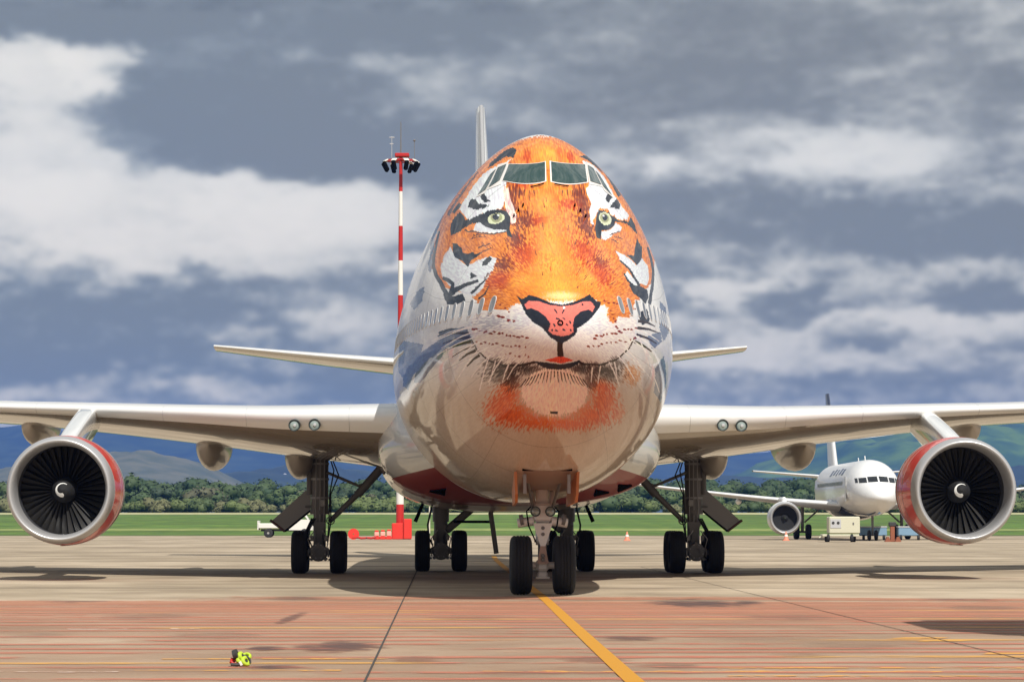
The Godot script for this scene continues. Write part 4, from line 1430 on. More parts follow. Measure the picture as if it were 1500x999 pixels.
func fuselage(t: Node3D) -> void:
	var p := PackedVector3Array([Vector3(0, 5.2, 7.7)])
	var uv := PackedVector2Array([Vector2(.5, .5)])
	var ix := PackedInt32Array()
	var na := 144
	var nr := 84
	for i in nr:
		var r := (i + 1.0) / nr
		var q := section(r * r * LEN)
		for j in na:
			var a := TAU * j / na
			p.append(ring_point(r * r * LEN, q.x, q.y, q.z, a))
			uv.append(Vector2(.5 + .5 * r * sin(a), .5 - .5 * r * cos(a)))
	for j in na:
		ix.append_array([0, 1 + j, 1 + (j + 1) % na])
	for i in nr - 1:
		for j in na:
			var a := 1 + i * na + j
			var b := 1 + i * na + (j + 1) % na
			ix.append_array([a, b, a + na, b, b + na, a + na])
	var s := Shape.new()
	s.add(p, ix, 180.0, uv)
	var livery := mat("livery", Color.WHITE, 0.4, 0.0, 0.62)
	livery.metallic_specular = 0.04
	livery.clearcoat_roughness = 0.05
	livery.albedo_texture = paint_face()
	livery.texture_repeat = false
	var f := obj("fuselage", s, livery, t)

	# the tube behind the face
	var st := [18, 21, 24, 27, 30, 33, 36, 42, 48, 52, 56, 60, 64, 67, 69, 70.2]
	var hw := [3.24, 3.25, 3.25, 3.25, 3.25, 3.25, 3.25, 3.25, 3.2, 3.02, 2.68, 2.2, 1.6, 1.05, .6, .3]
	var tp := [10.05, 10.05, 10.0, 9.75, 9.2, 8.7, 8.46, 8.45, 8.45, 8.45, 8.4, 8.25, 8.0, 7.75, 7.5, 7.2]
	var bt := [1.98, 1.98, 1.98, 1.98, 1.98, 1.98, 1.98, 1.98, 2.15, 2.7, 3.5, 4.4, 5.35, 6.0, 6.4, 6.7]
	var sx := PackedFloat32Array()
	for x in st:
		sx.append(x)
	var tw := tangents(sx, hw)
	var tt := tangents(sx, tp)
	var tb := tangents(sx, bt)
	var rows := []
	for i in 66:
		var x := lerpf(18.0, 70.2, i / 65.0)
		var row := PackedVector3Array()
		var mid := lerpf(5.2, 6.95, smoothstep(48.0, 70.2, x))
		var top := curve(sx, tp, tt, x)
		var low := curve(sx, bt, tb, x)
		var w := curve(sx, hw, tw, x)
		for j in 96:
			var a := TAU * j / 96
			if cos(a) >= 0.0:
				row.append(Vector3(w * signf(sin(a)) * pow(absf(sin(a)), 1.163), mid + (top - mid) * pow(cos(a), 1.143), 7.7 - x))
			else:
				row.append(Vector3(w * sin(a), mid + (mid - low) * cos(a), 7.7 - x))
		rows.append(row)
	var white: StandardMaterial3D = M.white_paint
	obj("rear_fuselage", Shape.new().skin(rows, true, true, 180.0), white, t)

	# cockpit glazing: corners on the livery sheet
	var panes := [
		[Vector2(797, 430), Vector2(996, 415), Vector2(988, 446), Vector2(771, 466)], [Vector2(1040, 415), Vector2(1231, 432), Vector2(1221, 467), Vector2(1034, 447)],
		[Vector2(744, 441), Vector2(786, 430), Vector2(756, 468), Vector2(704, 491)], [Vector2(707, 460), Vector2(735, 445), Vector2(690, 497), Vector2(652, 515)],
		[Vector2(1246, 433), Vector2(1275, 442), Vector2(1299, 484), Vector2(1240, 469)], [Vector2(1284, 447), Vector2(1303, 461), Vector2(1348, 515), Vector2(1309, 489)],
	]
	var fr := Shape.new()
	for c in panes:
		var g := patch_on_skin(c, 0.008, 9.0)
		var base := fr.v.size()
		fr.v.append_array(g.v)
		fr.n.append_array(g.n)
		fr.uv.append_array(g.uv)
		fr.col.append_array(g.col)
		for i in g.ix:
			fr.ix.append(base + i)
	var fo := obj("windscreen_frame", fr, M.frame_white, t)
	for c in panes:
		obj("windscreen_pane", patch_on_skin(c, 0.018), M.window_glass, fo)
	# wipers parked under the two front panes
	for c in [[Vector2(978, 452), Vector2(905, 462)], [Vector2(1046, 453), Vector2(1120, 462)]]:
		var pts := []
		for k in 5:
			var q: Vector2 = c[0].lerp(c[1], k / 4.0) / 2000.0
			pts.append(skin_uv(q.x, q.y) + Vector3(0, 0.02, 0.04))
		obj("wiper", Shape.new().pipe(pts, 0.014, 6), M.black_void, t)
	for x in [-0.62, 0.62]:   # probes on the brow
		for k in 3:
			var tt2: float = (-1.0 if x < 0 else 1.0) * (0.26 + 0.05 * k)
			var at := skin_at(4.6 - 0.2 * k, tt2)
			obj("probe", Shape.new().tube(at, at + Vector3(0, .03, .16), .022, .012, 6), M.black_void, t)

	# main deck windows, each with its ring and pane
	var ring := Shape.new()
	var rows2 := []
	for q in [[.122, -.02], [.122, .001], [.116, .005], [.104, .005], [.100, -.02]]:
		var row := PackedVector3Array()
		for j in 20:
			var a := TAU * j / 20
			row.append(Vector3(signf(cos(a)) * pow(absf(cos(a)), .75) * q[0], signf(sin(a)) * pow(absf(sin(a)), .75) * (q[0] + .055), q[1]))
		rows2.append(row)
	ring.skin(rows2, true, false, 30.0)
	var ring_mesh := ring.mesh()
	var pane := Shape.new()
	var pr := []
	for q in [[.106, .002], [.001, .004]]:
		var row := PackedVector3Array()
		for j in 20:
			var a := TAU * j / 20
			row.append(Vector3(signf(cos(a)) * pow(absf(cos(a)), .75) * q[0], signf(sin(a)) * pow(absf(sin(a)), .75) * q[0] * 1.5, q[1]))
		pr.append(row)
	pane.skin(pr, true, false, 180.0)
	var pane_mesh := pane.mesh()
	for side in [-1.0, 1.0]:
		for k in 29:
			var s2 := 1.36 + 0.475 * k
			var q := section(s2)
			var kk := clampf((s2 - 1.5) / 5.0, 0.0, 1.0)
			var a: float = side * acos(pow((5.64 - 5.2) / (q.y - 5.2), (2.0 - 0.25 * kk) / 2.0))
			var at := skin_at(s2, a)
			var n := skin_normal(s2, a)
			var along: Vector3 = Vector3(n.z, 0, -n.x).normalized() * -side
			var up := n.cross(along).normalized()
			if up.y < 0:
				up = -up
			var o := obj("cabin_window", ring_mesh, M.window_ring, t)
			o.transform = Transform3D(Basis(up.cross(n), up, n), at)
			obj("pane", pane_mesh, M.cabin_glass, o)

	# seam lines of the nose gear bay and the open bay itself
	var bay := Shape.new()
	var br := []
	for i in 9:
		var row := PackedVector3Array()
		for j in 7:
			var s3 := lerpf(5.3, 8.6, i / 8.0)
			var q := section(s3)
			var x3 := lerpf(-.47, .47, j / 6.0)
			row.append(Vector3(x3, 5.2 - (5.2 - q.z) * sqrt(1.0 - pow(x3 / q.x, 2.0)) - 0.006, 7.7 - s3))
		br.append(row)
	bay.skin(br, false, false, 180.0)
	obj("gear_bay", fix_up(bay, Vector3.DOWN), M.bay_brown, t)

	# belly fairing between the wings: grey-white flanks, a red front underside, cream behind
	var flank := []
	var flank_r := []
	var red := []
	var cream := []
	for i in 57:
		var x := lerpf(15.5, 43.0, i / 56.0)
		var left := PackedVector3Array()
		var right := PackedVector3Array()
		var under := PackedVector3Array()
		for j in 57:
			var q := fairing_point(x, lerpf(-2.1, 2.1, j / 56.0))
			if j <= 14:
				left.append(q)
			if j >= 14 and j <= 42:
				under.append(q)
			if j >= 42:
				right.append(q)
		flank.append(left)
		flank_r.append(right)
		if x < 28.6:
			red.append(under)
		if x > 27.8:
			cream.append(under)
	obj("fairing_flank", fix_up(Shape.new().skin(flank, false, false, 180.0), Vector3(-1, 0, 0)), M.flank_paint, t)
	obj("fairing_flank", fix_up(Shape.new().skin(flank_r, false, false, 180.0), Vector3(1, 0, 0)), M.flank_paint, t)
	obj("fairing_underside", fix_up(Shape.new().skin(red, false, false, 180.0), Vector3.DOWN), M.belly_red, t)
	obj("fairing_underside", fix_up(Shape.new().skin(cream, false, false, 180.0), Vector3.DOWN), M.cream_paint, t)
	for q in [[19.6, -.56], [19.6, .52], [19.9, .76]]:   # dark air inlets in the red underside
		var o := fairing_point(q[0], q[1])
		var along := (fairing_point(q[0] + .05, q[1]) - o).normalized()
		var across := (fairing_point(q[0], q[1] + .02) - o).normalized()
		var n := along.cross(across).normalized()
		if n.y > 0.0:
			n = -n
		obj("air_inlet", Shape.new().plate([Vector2(-.2, .3), Vector2(.2, .3), Vector2(0.0, -.55)], o + n * .015, across, along, .05), M.black_void, t)


func fairing_point(x: float, a: float) -> Vector3:   # station, angle from straight down
	var g := smoothstep(15.5, 21.5, x) * (1.0 - smoothstep(36.0, 43.0, x))
	var back := smoothstep(27.5, 31.0, x)
	var w := lerpf(1.5, 3.66 + 0.10 * back, pow(g, .8))
	var low := lerpf(2.6, 1.96 - 0.17 * back, g)
	var q := Vector3(w * signf(sin(a)) * pow(absf(sin(a)), 0.72), 0, 7.7 - x)
	q.y = 3.5 - (3.5 - low) * pow(cos(a), 0.8) if cos(a) > 0 else 3.5 + 1.9 * pow(-cos(a), 0.9)
	return q


# spanwise table: x, leading edge s, trailing edge s, height of leading edge, of trailing edge, thickness above and below the chord line
func wing_loft(table: Array, side: float, c0: float, c1: float, upper0: float, n_span: int, n_chord: int, cols := 7) -> Shape:
	var xs := PackedFloat32Array()
	var ys := []
	var tg := []
	for k in cols - 1:
		ys.append([])
	for r in table:
		xs.append(r[0])
		for k in cols - 1:
			ys[k].append(r[k + 1])
	for k in cols - 1:
		tg.append(tangents(xs, ys[k]))
	var rows := []
	for i in n_span + 1:
		var x := lerpf(xs[0], xs[xs.size() - 1], float(i) / n_span)
		var v := []
		for k in cols - 1:
			v.append(curve(xs, ys[k], tg[k], x))
		var row := PackedVector3Array()
		for j in n_chord + 1:
			var c := lerpf(c0, c1, float(j) / n_chord)   # below 0: lower surface, above 0: upper surface, as sqrt of the chord share
			var f := c * c
			var g := (1.4845 * sqrt(f) - 0.63 * f - 1.758 * f * f + 1.4215 * f * f * f - 0.518 * f * f * f * f) * 2.0
			var y: float = lerpf(v[2], v[3], f) + (g * v[4] if c > 0.0 else -g * v[5])
			row.append(Vector3(side * x, y, 7.7 - lerpf(v[0], v[1], f)))
		rows.append(row)
	var s := Shape.new()
	s.skin(rows, false, false, 180.0)
	var want := 1.0 if c0 >= 0.0 else -1.0
	return s


func fix_up(s: Shape, want: Vector3) -> Shape:
	var sum := 0.0
	for n in s.n:
		sum += n.dot(want)
	if sum < 0.0:
		for i in s.n.size():
			s.n[i] = -s.n[i]
		for i in range(0, s.ix.size(), 3):
			var k := s.ix[i + 1]
			s.ix[i + 1] = s.ix[i + 2]
			s.ix[i + 2] = k
	return s


var WING := [
	[2.6, 19.3, 35.1, 4.16, 3.30, .62, .95], [6.1, 22.3, 35.8, 4.26, 3.72, .50, .72], [8.7, 24.6, 36.4, 4.43, 4.0, .40, .56], [11.7, 27.2, 37.3, 4.62, 4.32, .33, .42], [14.6, 29.8, 38.8, 4.78, 4.58, .30, .30],
	[20.8, 35.3, 42.5, 5.2, 5.02, .28, .25], [27.0, 40.8, 46.0, 5.7, 5.55, .18, .16], [31.4, 44.9, 48.4, 6.15, 6.05, .12, .10]]


func wings(t: Node3D) -> void:
	for side in [-1.0, 1.0]:
		var up := fix_up(wing_loft(WING, side, 0.36, 1.0, 0, 48, 14), Vector3.UP)
		var w := obj("wing", up, M.wing_paint, t)
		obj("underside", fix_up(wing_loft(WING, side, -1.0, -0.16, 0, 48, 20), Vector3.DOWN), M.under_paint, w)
		obj("leading_edge", fix_up(wing_loft(WING, side, -0.16, 0.36, 0, 48, 14), Vector3(0, .3, 1)), M.wing_paint, w)
		var tipx: float = side * 31.4
		obj("winglet", Shape.new().skin([airfoil_ring(Vector3(tipx, 6.1, 7.7 - 44.9), 3.5, .1, side), airfoil_ring(Vector3(tipx + side * .9, 7.9, 7.7 - 47.6), 1.3, .05, side)], true, true, 60.0), M.wing_paint, w)
		for x in [4.4, 7.2, 9.6, 13.4, 16.0, 19.0, 23.0]:
			var gap := wing_loft(WING, side, -0.16, 0.30, 0, 290, 12)
			var pts := []
			var at_row := int(round((x - 2.6) / 28.8 * 290.0))
			for k in 13:
				pts.append(gap.v[at_row * 13 + k])
			obj("slat_gap", Shape.new().pipe(pts, .007, 5), M.frame_grey, w)
		# landing lights in the root leading edge
		for x in [5.3, 5.84]:
			var at := Vector3(side * x, 4.02, 7.7 - lerpf(19.3, 22.3, (x - 2.6) / 3.5) + 0.02)
			var dir := Vector3(0.0, -0.06, 1.0).normalized()
			var l := obj("landing_light", Shape.new().lathe([[-.3, .155], [.03, .155], [.05, .145], [.03, .122], [-.06, .12]], at, dir, 24, 30.0), M.lamp_rim, t)
			obj("lens", Shape.new().lathe([[0.0, .124], [.02, .09], [.028, .001]], at, dir, 24, 60.0), M.lens, l)
			obj("bulb", Shape.new().lathe([[.02, .045], [.05, .04], [.055, .001]], at + Vector3(.01, 0, 0), dir, 12, 60.0), M.frame_grey, l)
		# canoe fairings over the flap tracks
		for q in [[6.1, 3.45, 30.6, 36.6, .46, .74], [8.7, 3.74, 30.6, 38.6, .5, .78], [14.3, 4.42, 34.2, 41.0, .47, .66]]:
			var prof := []
			for i in 19:
				var f := i / 18.0
				prof.append([f * (q[3] - q[2]), pow(sin(PI * pow(f, .62)), .62)])
			var sh := Shape.new()
			var rows := []
			for pr in prof:
				var row := PackedVector3Array()
				var r := maxf(pr[1], .003)
				for j in 28:
					var a := TAU * j / 28
					row.append(Vector3(side * q[0] + sin(a) * q[4] * r, q[1] + cos(a) * q[5] * r + pr[0] * .02, 7.7 - q[2] - pr[0]))
				rows.append(row)
			sh.skin(rows, true, true, 180.0)
			obj("flap_track_fairing", sh, M.cream_under if M.has("cream_under") else mat("cream_under", lin(.55, .50, .44), .35, 0.0, .5), t)


func airfoil_ring(le: Vector3, chord: float, half: float, side: float) -> PackedVector3Array:   # upright section, thick across x
	var row := PackedVector3Array()
	for j in 24:
		var a := TAU * j / 24
		var f := (1.0 - cos(a)) * 0.5
		var g := (1.4845 * sqrt(f) - 0.63 * f - 1.758 * f * f + 1.4215 * f * f * f - 0.518 * f * f * f * f) * 2.0
		row.append(le + Vector3(signf(sin(a)) * g * half, 0, -f * chord))
	return row


func tail(t: Node3D) -> void:
	var rows := []
	for i in 7:
		var f := i / 6.0
		rows.append(airfoil_ring(Vector3(0, lerpf(7.9, 18.8, f), 7.7 - lerpf(54.5, 66.6, f)), lerpf(11.8, 4.0, f), lerpf(.52, .20, f), 1.0))
	rows.append(airfoil_ring(Vector3(0, 18.95, 7.7 - 67.2), 2.8, .08, 1.0))
	var fin := obj("tail_fin", Shape.new().skin(rows, true, true, 60.0), M.white_paint, t)
	obj("fin_leading_edge", Shape.new().pipe([Vector3(0, 8.3, 7.7 - 54.55), Vector3(0, 18.75, 7.7 - 66.3)], .09, 8), M.bare_metal, fin)
	var table := [[0.8, 58.2, 67.4, 7.42, 7.32, .34, .36], [6.0, 62.2, 69.0, 8.05, 7.98, .22, .24], [11.08, 66.2, 69.4, 8.72, 8.66, .10, .10]]
	for side in [-1.0, 1.0]:
		var tp := obj("tailplane", fix_up(wing_loft(table, side, 0.3, 1.0, 0, 16, 10), Vector3.UP), M.wing_paint, t)
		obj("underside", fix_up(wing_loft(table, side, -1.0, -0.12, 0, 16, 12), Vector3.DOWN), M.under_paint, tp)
		obj("leading_edge", fix_up(wing_loft(table, side, -0.12, 0.3, 0, 16, 10), Vector3(0, .3, 1)), M.wing_paint, tp)


func engines(t: Node3D) -> void:
	var blade := Shape.new()
	var rows := []
	for i in 10:
		var f := i / 9.0
		var r := lerpf(.30, 1.135, f)
		var tw := deg_to_rad(lerpf(28.0, 62.0, f))
		var half := lerpf(.075, .125, f)
		var row := PackedVector3Array()
		var d := Vector3(sin(tw), 0, cos(tw)) * half
		var n := Vector3(cos(tw), 0, -sin(tw)) * lerpf(.014, .005, f)
		for q in [d, d * .4 + n, -d * .4 + n, -d, -d * .4 - n, d * .4 - n]:
			row.append(Vector3(q.x, r, q.z))
		rows.append(row)
	blade.skin(rows, true, true, 35.0)
	var blade_mesh := blade.mesh()
	var cowl := Shape.new().lathe([[.42, 1.385], [.8, 1.41], [1.4, 1.43], [2.0, 1.425], [2.7, 1.39], [3.4, 1.29], [3.7, 1.22], [3.7, 1.17], [3.2, 1.2], [2.2, 1.2], [1.3, 1.16]], Vector3.ZERO, Vector3(0, 0, -1), 72, 40.0).mesh()
	var lip := Shape.new().lathe([[.75, 1.145], [.5, 1.148], [.3, 1.155], [.15, 1.175], [.06, 1.205], [.015, 1.237], [0, 1.262], [.015, 1.29], [.06, 1.32], [.15, 1.35], [.28, 1.373], [.42, 1.385]], Vector3.ZERO, Vector3(0, 0, -1), 72, 60.0).mesh()
	var duct := Shape.new().lathe([[.75, 1.145], [1.0, 1.146], [1.45, 1.146]], Vector3.ZERO, Vector3(0, 0, -1), 72, 60.0).mesh()
	var core := Shape.new().lathe([[2.6, .95], [3.7, .93], [4.4, .80], [5.0, .66], [5.0, .60], [4.4, .6]], Vector3.ZERO, Vector3(0, 0, -1), 48, 40.0).mesh()
	var plug := Shape.new().lathe([[4.3, .45], [5.1, .38], [5.6, .2], [5.8, .01]], Vector3.ZERO, Vector3(0, 0, -1), 32, 60.0).mesh()
	var wall := Shape.new().lathe([[1.40, 1.146], [1.42, .6], [1.44, .01]], Vector3.ZERO, Vector3(0, 0, -1), 48, 60.0).mesh()
	var hub_prof := []
	for i in 13:
		var f := i / 12.0
		hub_prof.append([.62 + .52 * f, .32 * sqrt(1.0 - pow(1.0 - f, 1.7))])
	hub_prof.append([1.3, .32])
	var hub := Shape.new().lathe(hub_prof, Vector3.ZERO, Vector3(0, 0, -1), 40, 60.0).mesh()
	# white comma on the spinner
	var mark := Shape.new()
	var mr := []
	for i in 26:
		var f := i / 25.0
		var a := deg_to_rad(lerpf(52.0, 292.0, f))
		var rc := lerpf(.185, .125, f)
		var half := lerpf(.006, .062, pow(f, 1.5)) * (1.0 if f < .9 else sqrt(maxf(1.0 - pow((f - .9) / .1, 2.0), .01)))
		var row := PackedVector3Array()
		for k in 5:
			var r := rc + half * (k / 2.0 - 1.0)
			var ff := 1.0 - pow(1.0 - pow(r / .32, 2.0), 1.0 / 1.7)
			row.append(Vector3(cos(a) * r, sin(a) * r, -(.62 + .52 * ff) + .012))
		mr.append(row)
	mark.skin(mr, false, false, 180.0)
	fix_up(mark, Vector3(0, 0, 1))
	var mark_mesh := mark.mesh()
	# pylon
	var py := []
	for i in 9:
		var f := i / 8.0
		var y := lerpf(1.27, 2.28, f)
		var z0 := lerpf(-1.0, -5.7, pow(f, 1.15))
		var z1 := lerpf(-6.0, -10.5, f)
		var w := .245
		var row := PackedVector3Array()
		var half := [[0.0, 0.0], [.02, .07], [.07, .13], [.16, .18], [.30, .215], [.5, .235], [.9, w], [1.8, w], [absf(z1 - z0) - 1.0, w * .8], [absf(z1 - z0), .04]]
		for q in half:
			row.append(Vector3(q[1], y, z0 - q[0]))
		half.reverse()
		for q in half.slice(0, half.size() - 1):
			row.append(Vector3(-q[1], y, z0 - q[0]))
		py.append(row)
	var pylon := Shape.new().skin(py, true, true, 80.0).mesh()
	var band := Shape.new().lathe([[2.72, 1.396], [2.74, 1.402], [3.4, 1.298], [3.68, 1.232]], Vector3.ZERO, Vector3(0, 0, -1), 72, 40.0).mesh()
	var seams := Shape.new()
	for z in [.44, 1.55, 2.3]:
		var rr: float = 1.387 if z < 1.0 else (1.431 if z < 2.0 else 1.417)
		seams.lathe([[z - .009, rr - .004], [z - .009, rr + .0035], [z + .009, rr + .0035], [z + .009, rr - .004]], Vector3.ZERO, Vector3(0, 0, -1), 72, 30.0)
	seams.box(Vector3(0, -1.432, -1.5), Vector3(.02, .012, 1.9), .002)
	for z in [.8, 1.2, 1.7, 2.1]:
		seams.box(Vector3(0, -1.43, -z), Vector3(.09, .02, .12), .006)
	var seam_mesh := seams.mesh()
	var blade_mats := []
	for k in 3:
		blade_mats.append(mat("fan_blade_%d" % k, lin(.010 + .004 * k, .0095 + .0035 * k, .009 + .003 * k), .45 + .05 * k, .1))
	for side in [-1.0, 1.0]:
		for e in [[11.68, 2.33, -14.05], [20.83, 3.1, -23.0]]:
			var o := obj("engine", cowl, M.red_paint, t)
			o.position = Vector3(side * e[0] - (0.12 if side < 0.0 else 0.0), e[1], e[2] + (0.7 if side < 0.0 else 0.0))
			obj("inlet_lip", lip, M.bare_metal, o)
			obj("inlet_duct", duct, M.duct, o)
			obj("fan_wall", wall, M.fan_dark, o)
			obj("spinner", hub, M.fan_dark, o)
			obj("spinner_mark", mark_mesh, M.white_mark, o)
			obj("cowl_seams", seam_mesh, M.gear_door, o)
			obj("nozzle_band", band, M.white_paint, o)
			obj("core_nozzle", core, M.bare_metal, o)
			obj("exhaust_plug", plug, M.gear_grey, o)
			obj("pylon", pylon, M.white_paint, o)
			var turn := 0.04 if side < 0 else 0.11
			for k in 38:
				var b := obj("fan_blade", blade_mesh, blade_mats[k % 3], o)
				b.transform = Transform3D(Basis(Vector3(0, 0, 1), TAU * k / 38.0 + turn), Vector3(0, 0, -1.22))


var tyre_mesh: ArrayMesh
var rim_mesh: ArrayMesh


func wheel(parent: Node3D, at: Vector3) -> void:
	if tyre_mesh == null:
		var prof := [[-.13, .30], [-.2, .33], [-.225, .42], [-.228, .5], [-.205, .57], [-.165, .606], [-.115, .618], [-.112, .604], [-.09, .604], [-.087, .62], [-.045, .622], [-.042, .606], [-.02, .606], [-.017, .622], [.017, .622], [.02, .606], [.042, .606], [.045, .622], [.087, .62], [.09, .604], [.112, .604], [.115, .618], [.165, .606], [.205, .57], [.228, .5], [.225, .42], [.2, .33], [.13, .30]]
		tyre_mesh = Shape.new().lathe(prof, Vector3.ZERO, Vector3.RIGHT, 48, 35.0).mesh()
		rim_mesh = Shape.new().lathe([[-.15, .01], [-.15, .08], [-.1, .1], [-.06, .22], [-.13, .27], [-.15, .31], [.15, .31], [.13, .27], [.06, .22], [.1, .1], [.15, .08], [.15, .01]], Vector3.ZERO, Vector3.RIGHT, 32, 30.0).mesh()
	var o := obj("tyre", tyre_mesh, M.tyre, parent)
	o.position = at
	var r := obj("rim", rim_mesh, M.rim, parent)
	r.position = at


func nose_gear(t: Node3D) -> void:
	var s := Shape.new()
	s.tube(Vector3(0, 2.75, -.25), Vector3(0, 1.5, -.06), .125, .14, 18)
	s.box(Vector3(0, 1.72, .02), Vector3(.40, .40, .36), .06)
	s.tube(Vector3(0, 1.5, -.05), Vector3(0, 1.05, 0), .15, .14, 18)
	s.lathe([[0, .15], [.0, .175], [.06, .175], [.06, .15]], Vector3(0, 1.1, 0), Vector3.UP, 18, 30.0)
	var leg := obj("nose_gear_leg", s, M.gear_pale, t)
	obj("piston", Shape.new().tube(Vector3(0, 1.1, 0), Vector3(0, .5, 0), .095, .095, 16), M.bare_metal, leg)
	var ax := Shape.new()
	ax.tube(Vector3(-.5, .615, 0), Vector3(.5, .615, 0), .075, .075, 14)
	ax.box(Vector3(0, .62, .02), Vector3(.26, .26, .26), .05)
	ax.box(Vector3(0, .42, .08), Vector3(.22, .12, .14), .03)
	ax.box(Vector3(0, .36, .16), Vector3(.3, .05, .08), .015)
	obj("axle", ax, M.gear_pale, leg)
	# scissor links in front: a pale triangle that narrows downwards, and its lower half
	obj("torque_link", Shape.new().plate([Vector2(-.2, 1.5), Vector2(.2, 1.5), Vector2(.16, 1.36), Vector2(.05, 1.02), Vector2(-.05, 1.02), Vector2(-.16, 1.36)], Vector3(0, 0, .24), Vector3.RIGHT, Vector3.UP, .07), M.gear_pale, leg)
	obj("torque_link", Shape.new().plate([Vector2(-.05, 1.05), Vector2(.05, 1.05), Vector2(.12, .66), Vector2(-.12, .66)], Vector3(0, 0, .22), Vector3.RIGHT, Vector3.UP, .06), mat("gear_pink", lin(.42, .27, .21), .45), leg)
	for q in [[0.0, 1.40], [0.0, 1.27], [0.0, .82], [0.0, .74]]:
		obj("bolt", Shape.new().tube(Vector3(q[0], q[1], .25), Vector3(q[0], q[1], .30), .045, .035, 10), M.gear_grey, leg)
	for x in [-1.0, 1.0]:
		obj("steering_cylinder", Shape.new().tube(Vector3(x * .18, 1.55, .1), Vector3(x * .52, 1.5, .06), .1, .1, 14), M.gear_pale, leg)
		obj("steering_cylinder", Shape.new().tube(Vector3(x * .40, 1.57, .09), Vector3(x * .47, 1.555, .08), .125, .125, 14), M.gear_grey, leg)
		var l := obj("taxi_light", Shape.new().lathe([[-.1, .08], [0, .11], [.02, .11], [.02, .09]], Vector3(x * .155, 1.745, .24), Vector3(x * .12, 0, 1), 18, 30.0), M.lamp_rim, leg)
		l.set_meta("label", "round taxi light with a bright lens on the nose leg")
		obj("taxi_light_lens", Shape.new().lathe([[.0, .092], [.03, .06], [.04, .001]], Vector3(x * .155, 1.745, .24), Vector3(x * .12, 0, 1), 18, 60.0), M.lens, leg)
		obj("drag_strut", Shape.new().tube(Vector3(x * .34, 2.62, -.9), Vector3(x * .16, 1.86, -.05), .05, .05, 10), M.gear_pale, leg)
		obj("drag_strut", Shape.new().tube(Vector3(x * .4, 2.6, 1.2), Vector3(x * .2, 1.8, .05), .035, .035, 8), M.gear_grey, leg)
		# the two long doors hang beside the leg
		var door := obj("nose_gear_door", Shape.new().plate([Vector2(2.15, 2.55), Vector2(-.9, 2.36), Vector2(-.9, 1.86), Vector2(1.9, 1.93), Vector2(2.15, 2.1)], Vector3(x * .51, 0, 0), Vector3(.012 * x, 0, 1).normalized(), Vector3(x * .04, 1, 0).normalized(), .055), M.door_orange, t)
		obj("door_rib", Shape.new().box(Vector3(x * .45, 2.3, 2.12), Vector3(.07, .40, .05), .01), M.gear_door, door)
		obj("bay_edge", Shape.new().box(Vector3(x * .33, 2.58, 2.32), Vector3(.36, .045, .06), .01), M.black_void, t)
		wheel(leg, Vector3(x * .455, .622, 0))
		obj("hose", Shape.new().pipe([Vector3(x * .2, 1.9, .1), Vector3(x * .34, 1.75, .16), Vector3(x * .3, 1.45, .2), Vector3(x * .14, 1.1, .16)], .016, 6), M.black_void, leg)


func bogie(leg: Node3D, x: float, zf: float) -> void:   # zf: front axle; the rear one 1.47 behind
	var s := Shape.new()
	s.tube(Vector3(x, .64, zf + .18), Vector3(x, .60, zf - 1.65), .15, .15, 14)
	for z in [zf, zf - 1.47]:
		s.tube(Vector3(x - .66, .612, z), Vector3(x + .66, .612, z), .08, .08, 12)
	s.lathe([[0, .1], [.0, .24], [.1, .27], [.2, .24], [.22, .1]], Vector3(x, .62, zf + .05), Vector3(0, 0, 1), 16, 30.0)
	for q in [[-.2, .42], [.2, .42], [-.24, .7], [.24, .7], [0, .86]]:
		s.tube(Vector3(x + q[0], q[1], zf + .24), Vector3(x + q[0], q[1], zf - .5), .05, .05, 8)
	for a in 8:
		s.tube(Vector3(x + cos(a * .785) * .17, .62 + sin(a * .785) * .17, zf + .2), Vector3(x + cos(a * .785) * .17, .62 + sin(a * .785) * .17, zf + .3), .035, .03, 7)
	obj("bogie_beam", s, M.gear_grey, leg)
	var bits := Shape.new()
	for a in 8:
		bits.tube(Vector3(x + cos(a * .785 + .4) * .2, .64 + sin(a * .785 + .4) * .2, zf + .22), Vector3(x + cos(a * .785 + .4) * .2, .64 + sin(a * .785 + .4) * .2, zf + .27), .022, .022, 6)
	for dx in [-.27, .27]:
		bits.tube(Vector3(x + dx, .60, zf + .12), Vector3(x + dx * 1.12, .60, zf + .12), .13, .13, 14)
		bits.pipe([Vector3(x + dx * .4, 1.25, zf + .3), Vector3(x + dx * 1.1, 1.0, zf + .42), Vector3(x + dx * .9, .74, zf + .3)], .016, 6)
		bits.box(Vector3(x + dx * .75, 1.02, zf - .1), Vector3(.1, .16, .1), .02)
	obj("brake_fittings", bits, M.rim, leg)
	for z in [zf, zf - 1.47]:
		for dx in [-.56, .56]:
			wheel(leg, Vector3(x + dx, .622, z))
	for dx in [-.3, .3]:
		obj("brake_rod", Shape.new().tube(Vector3(x + dx, .4, zf - .1), Vector3(x + dx, .4, zf - 1.4), .03, .03, 8), M.gear_grey, leg)


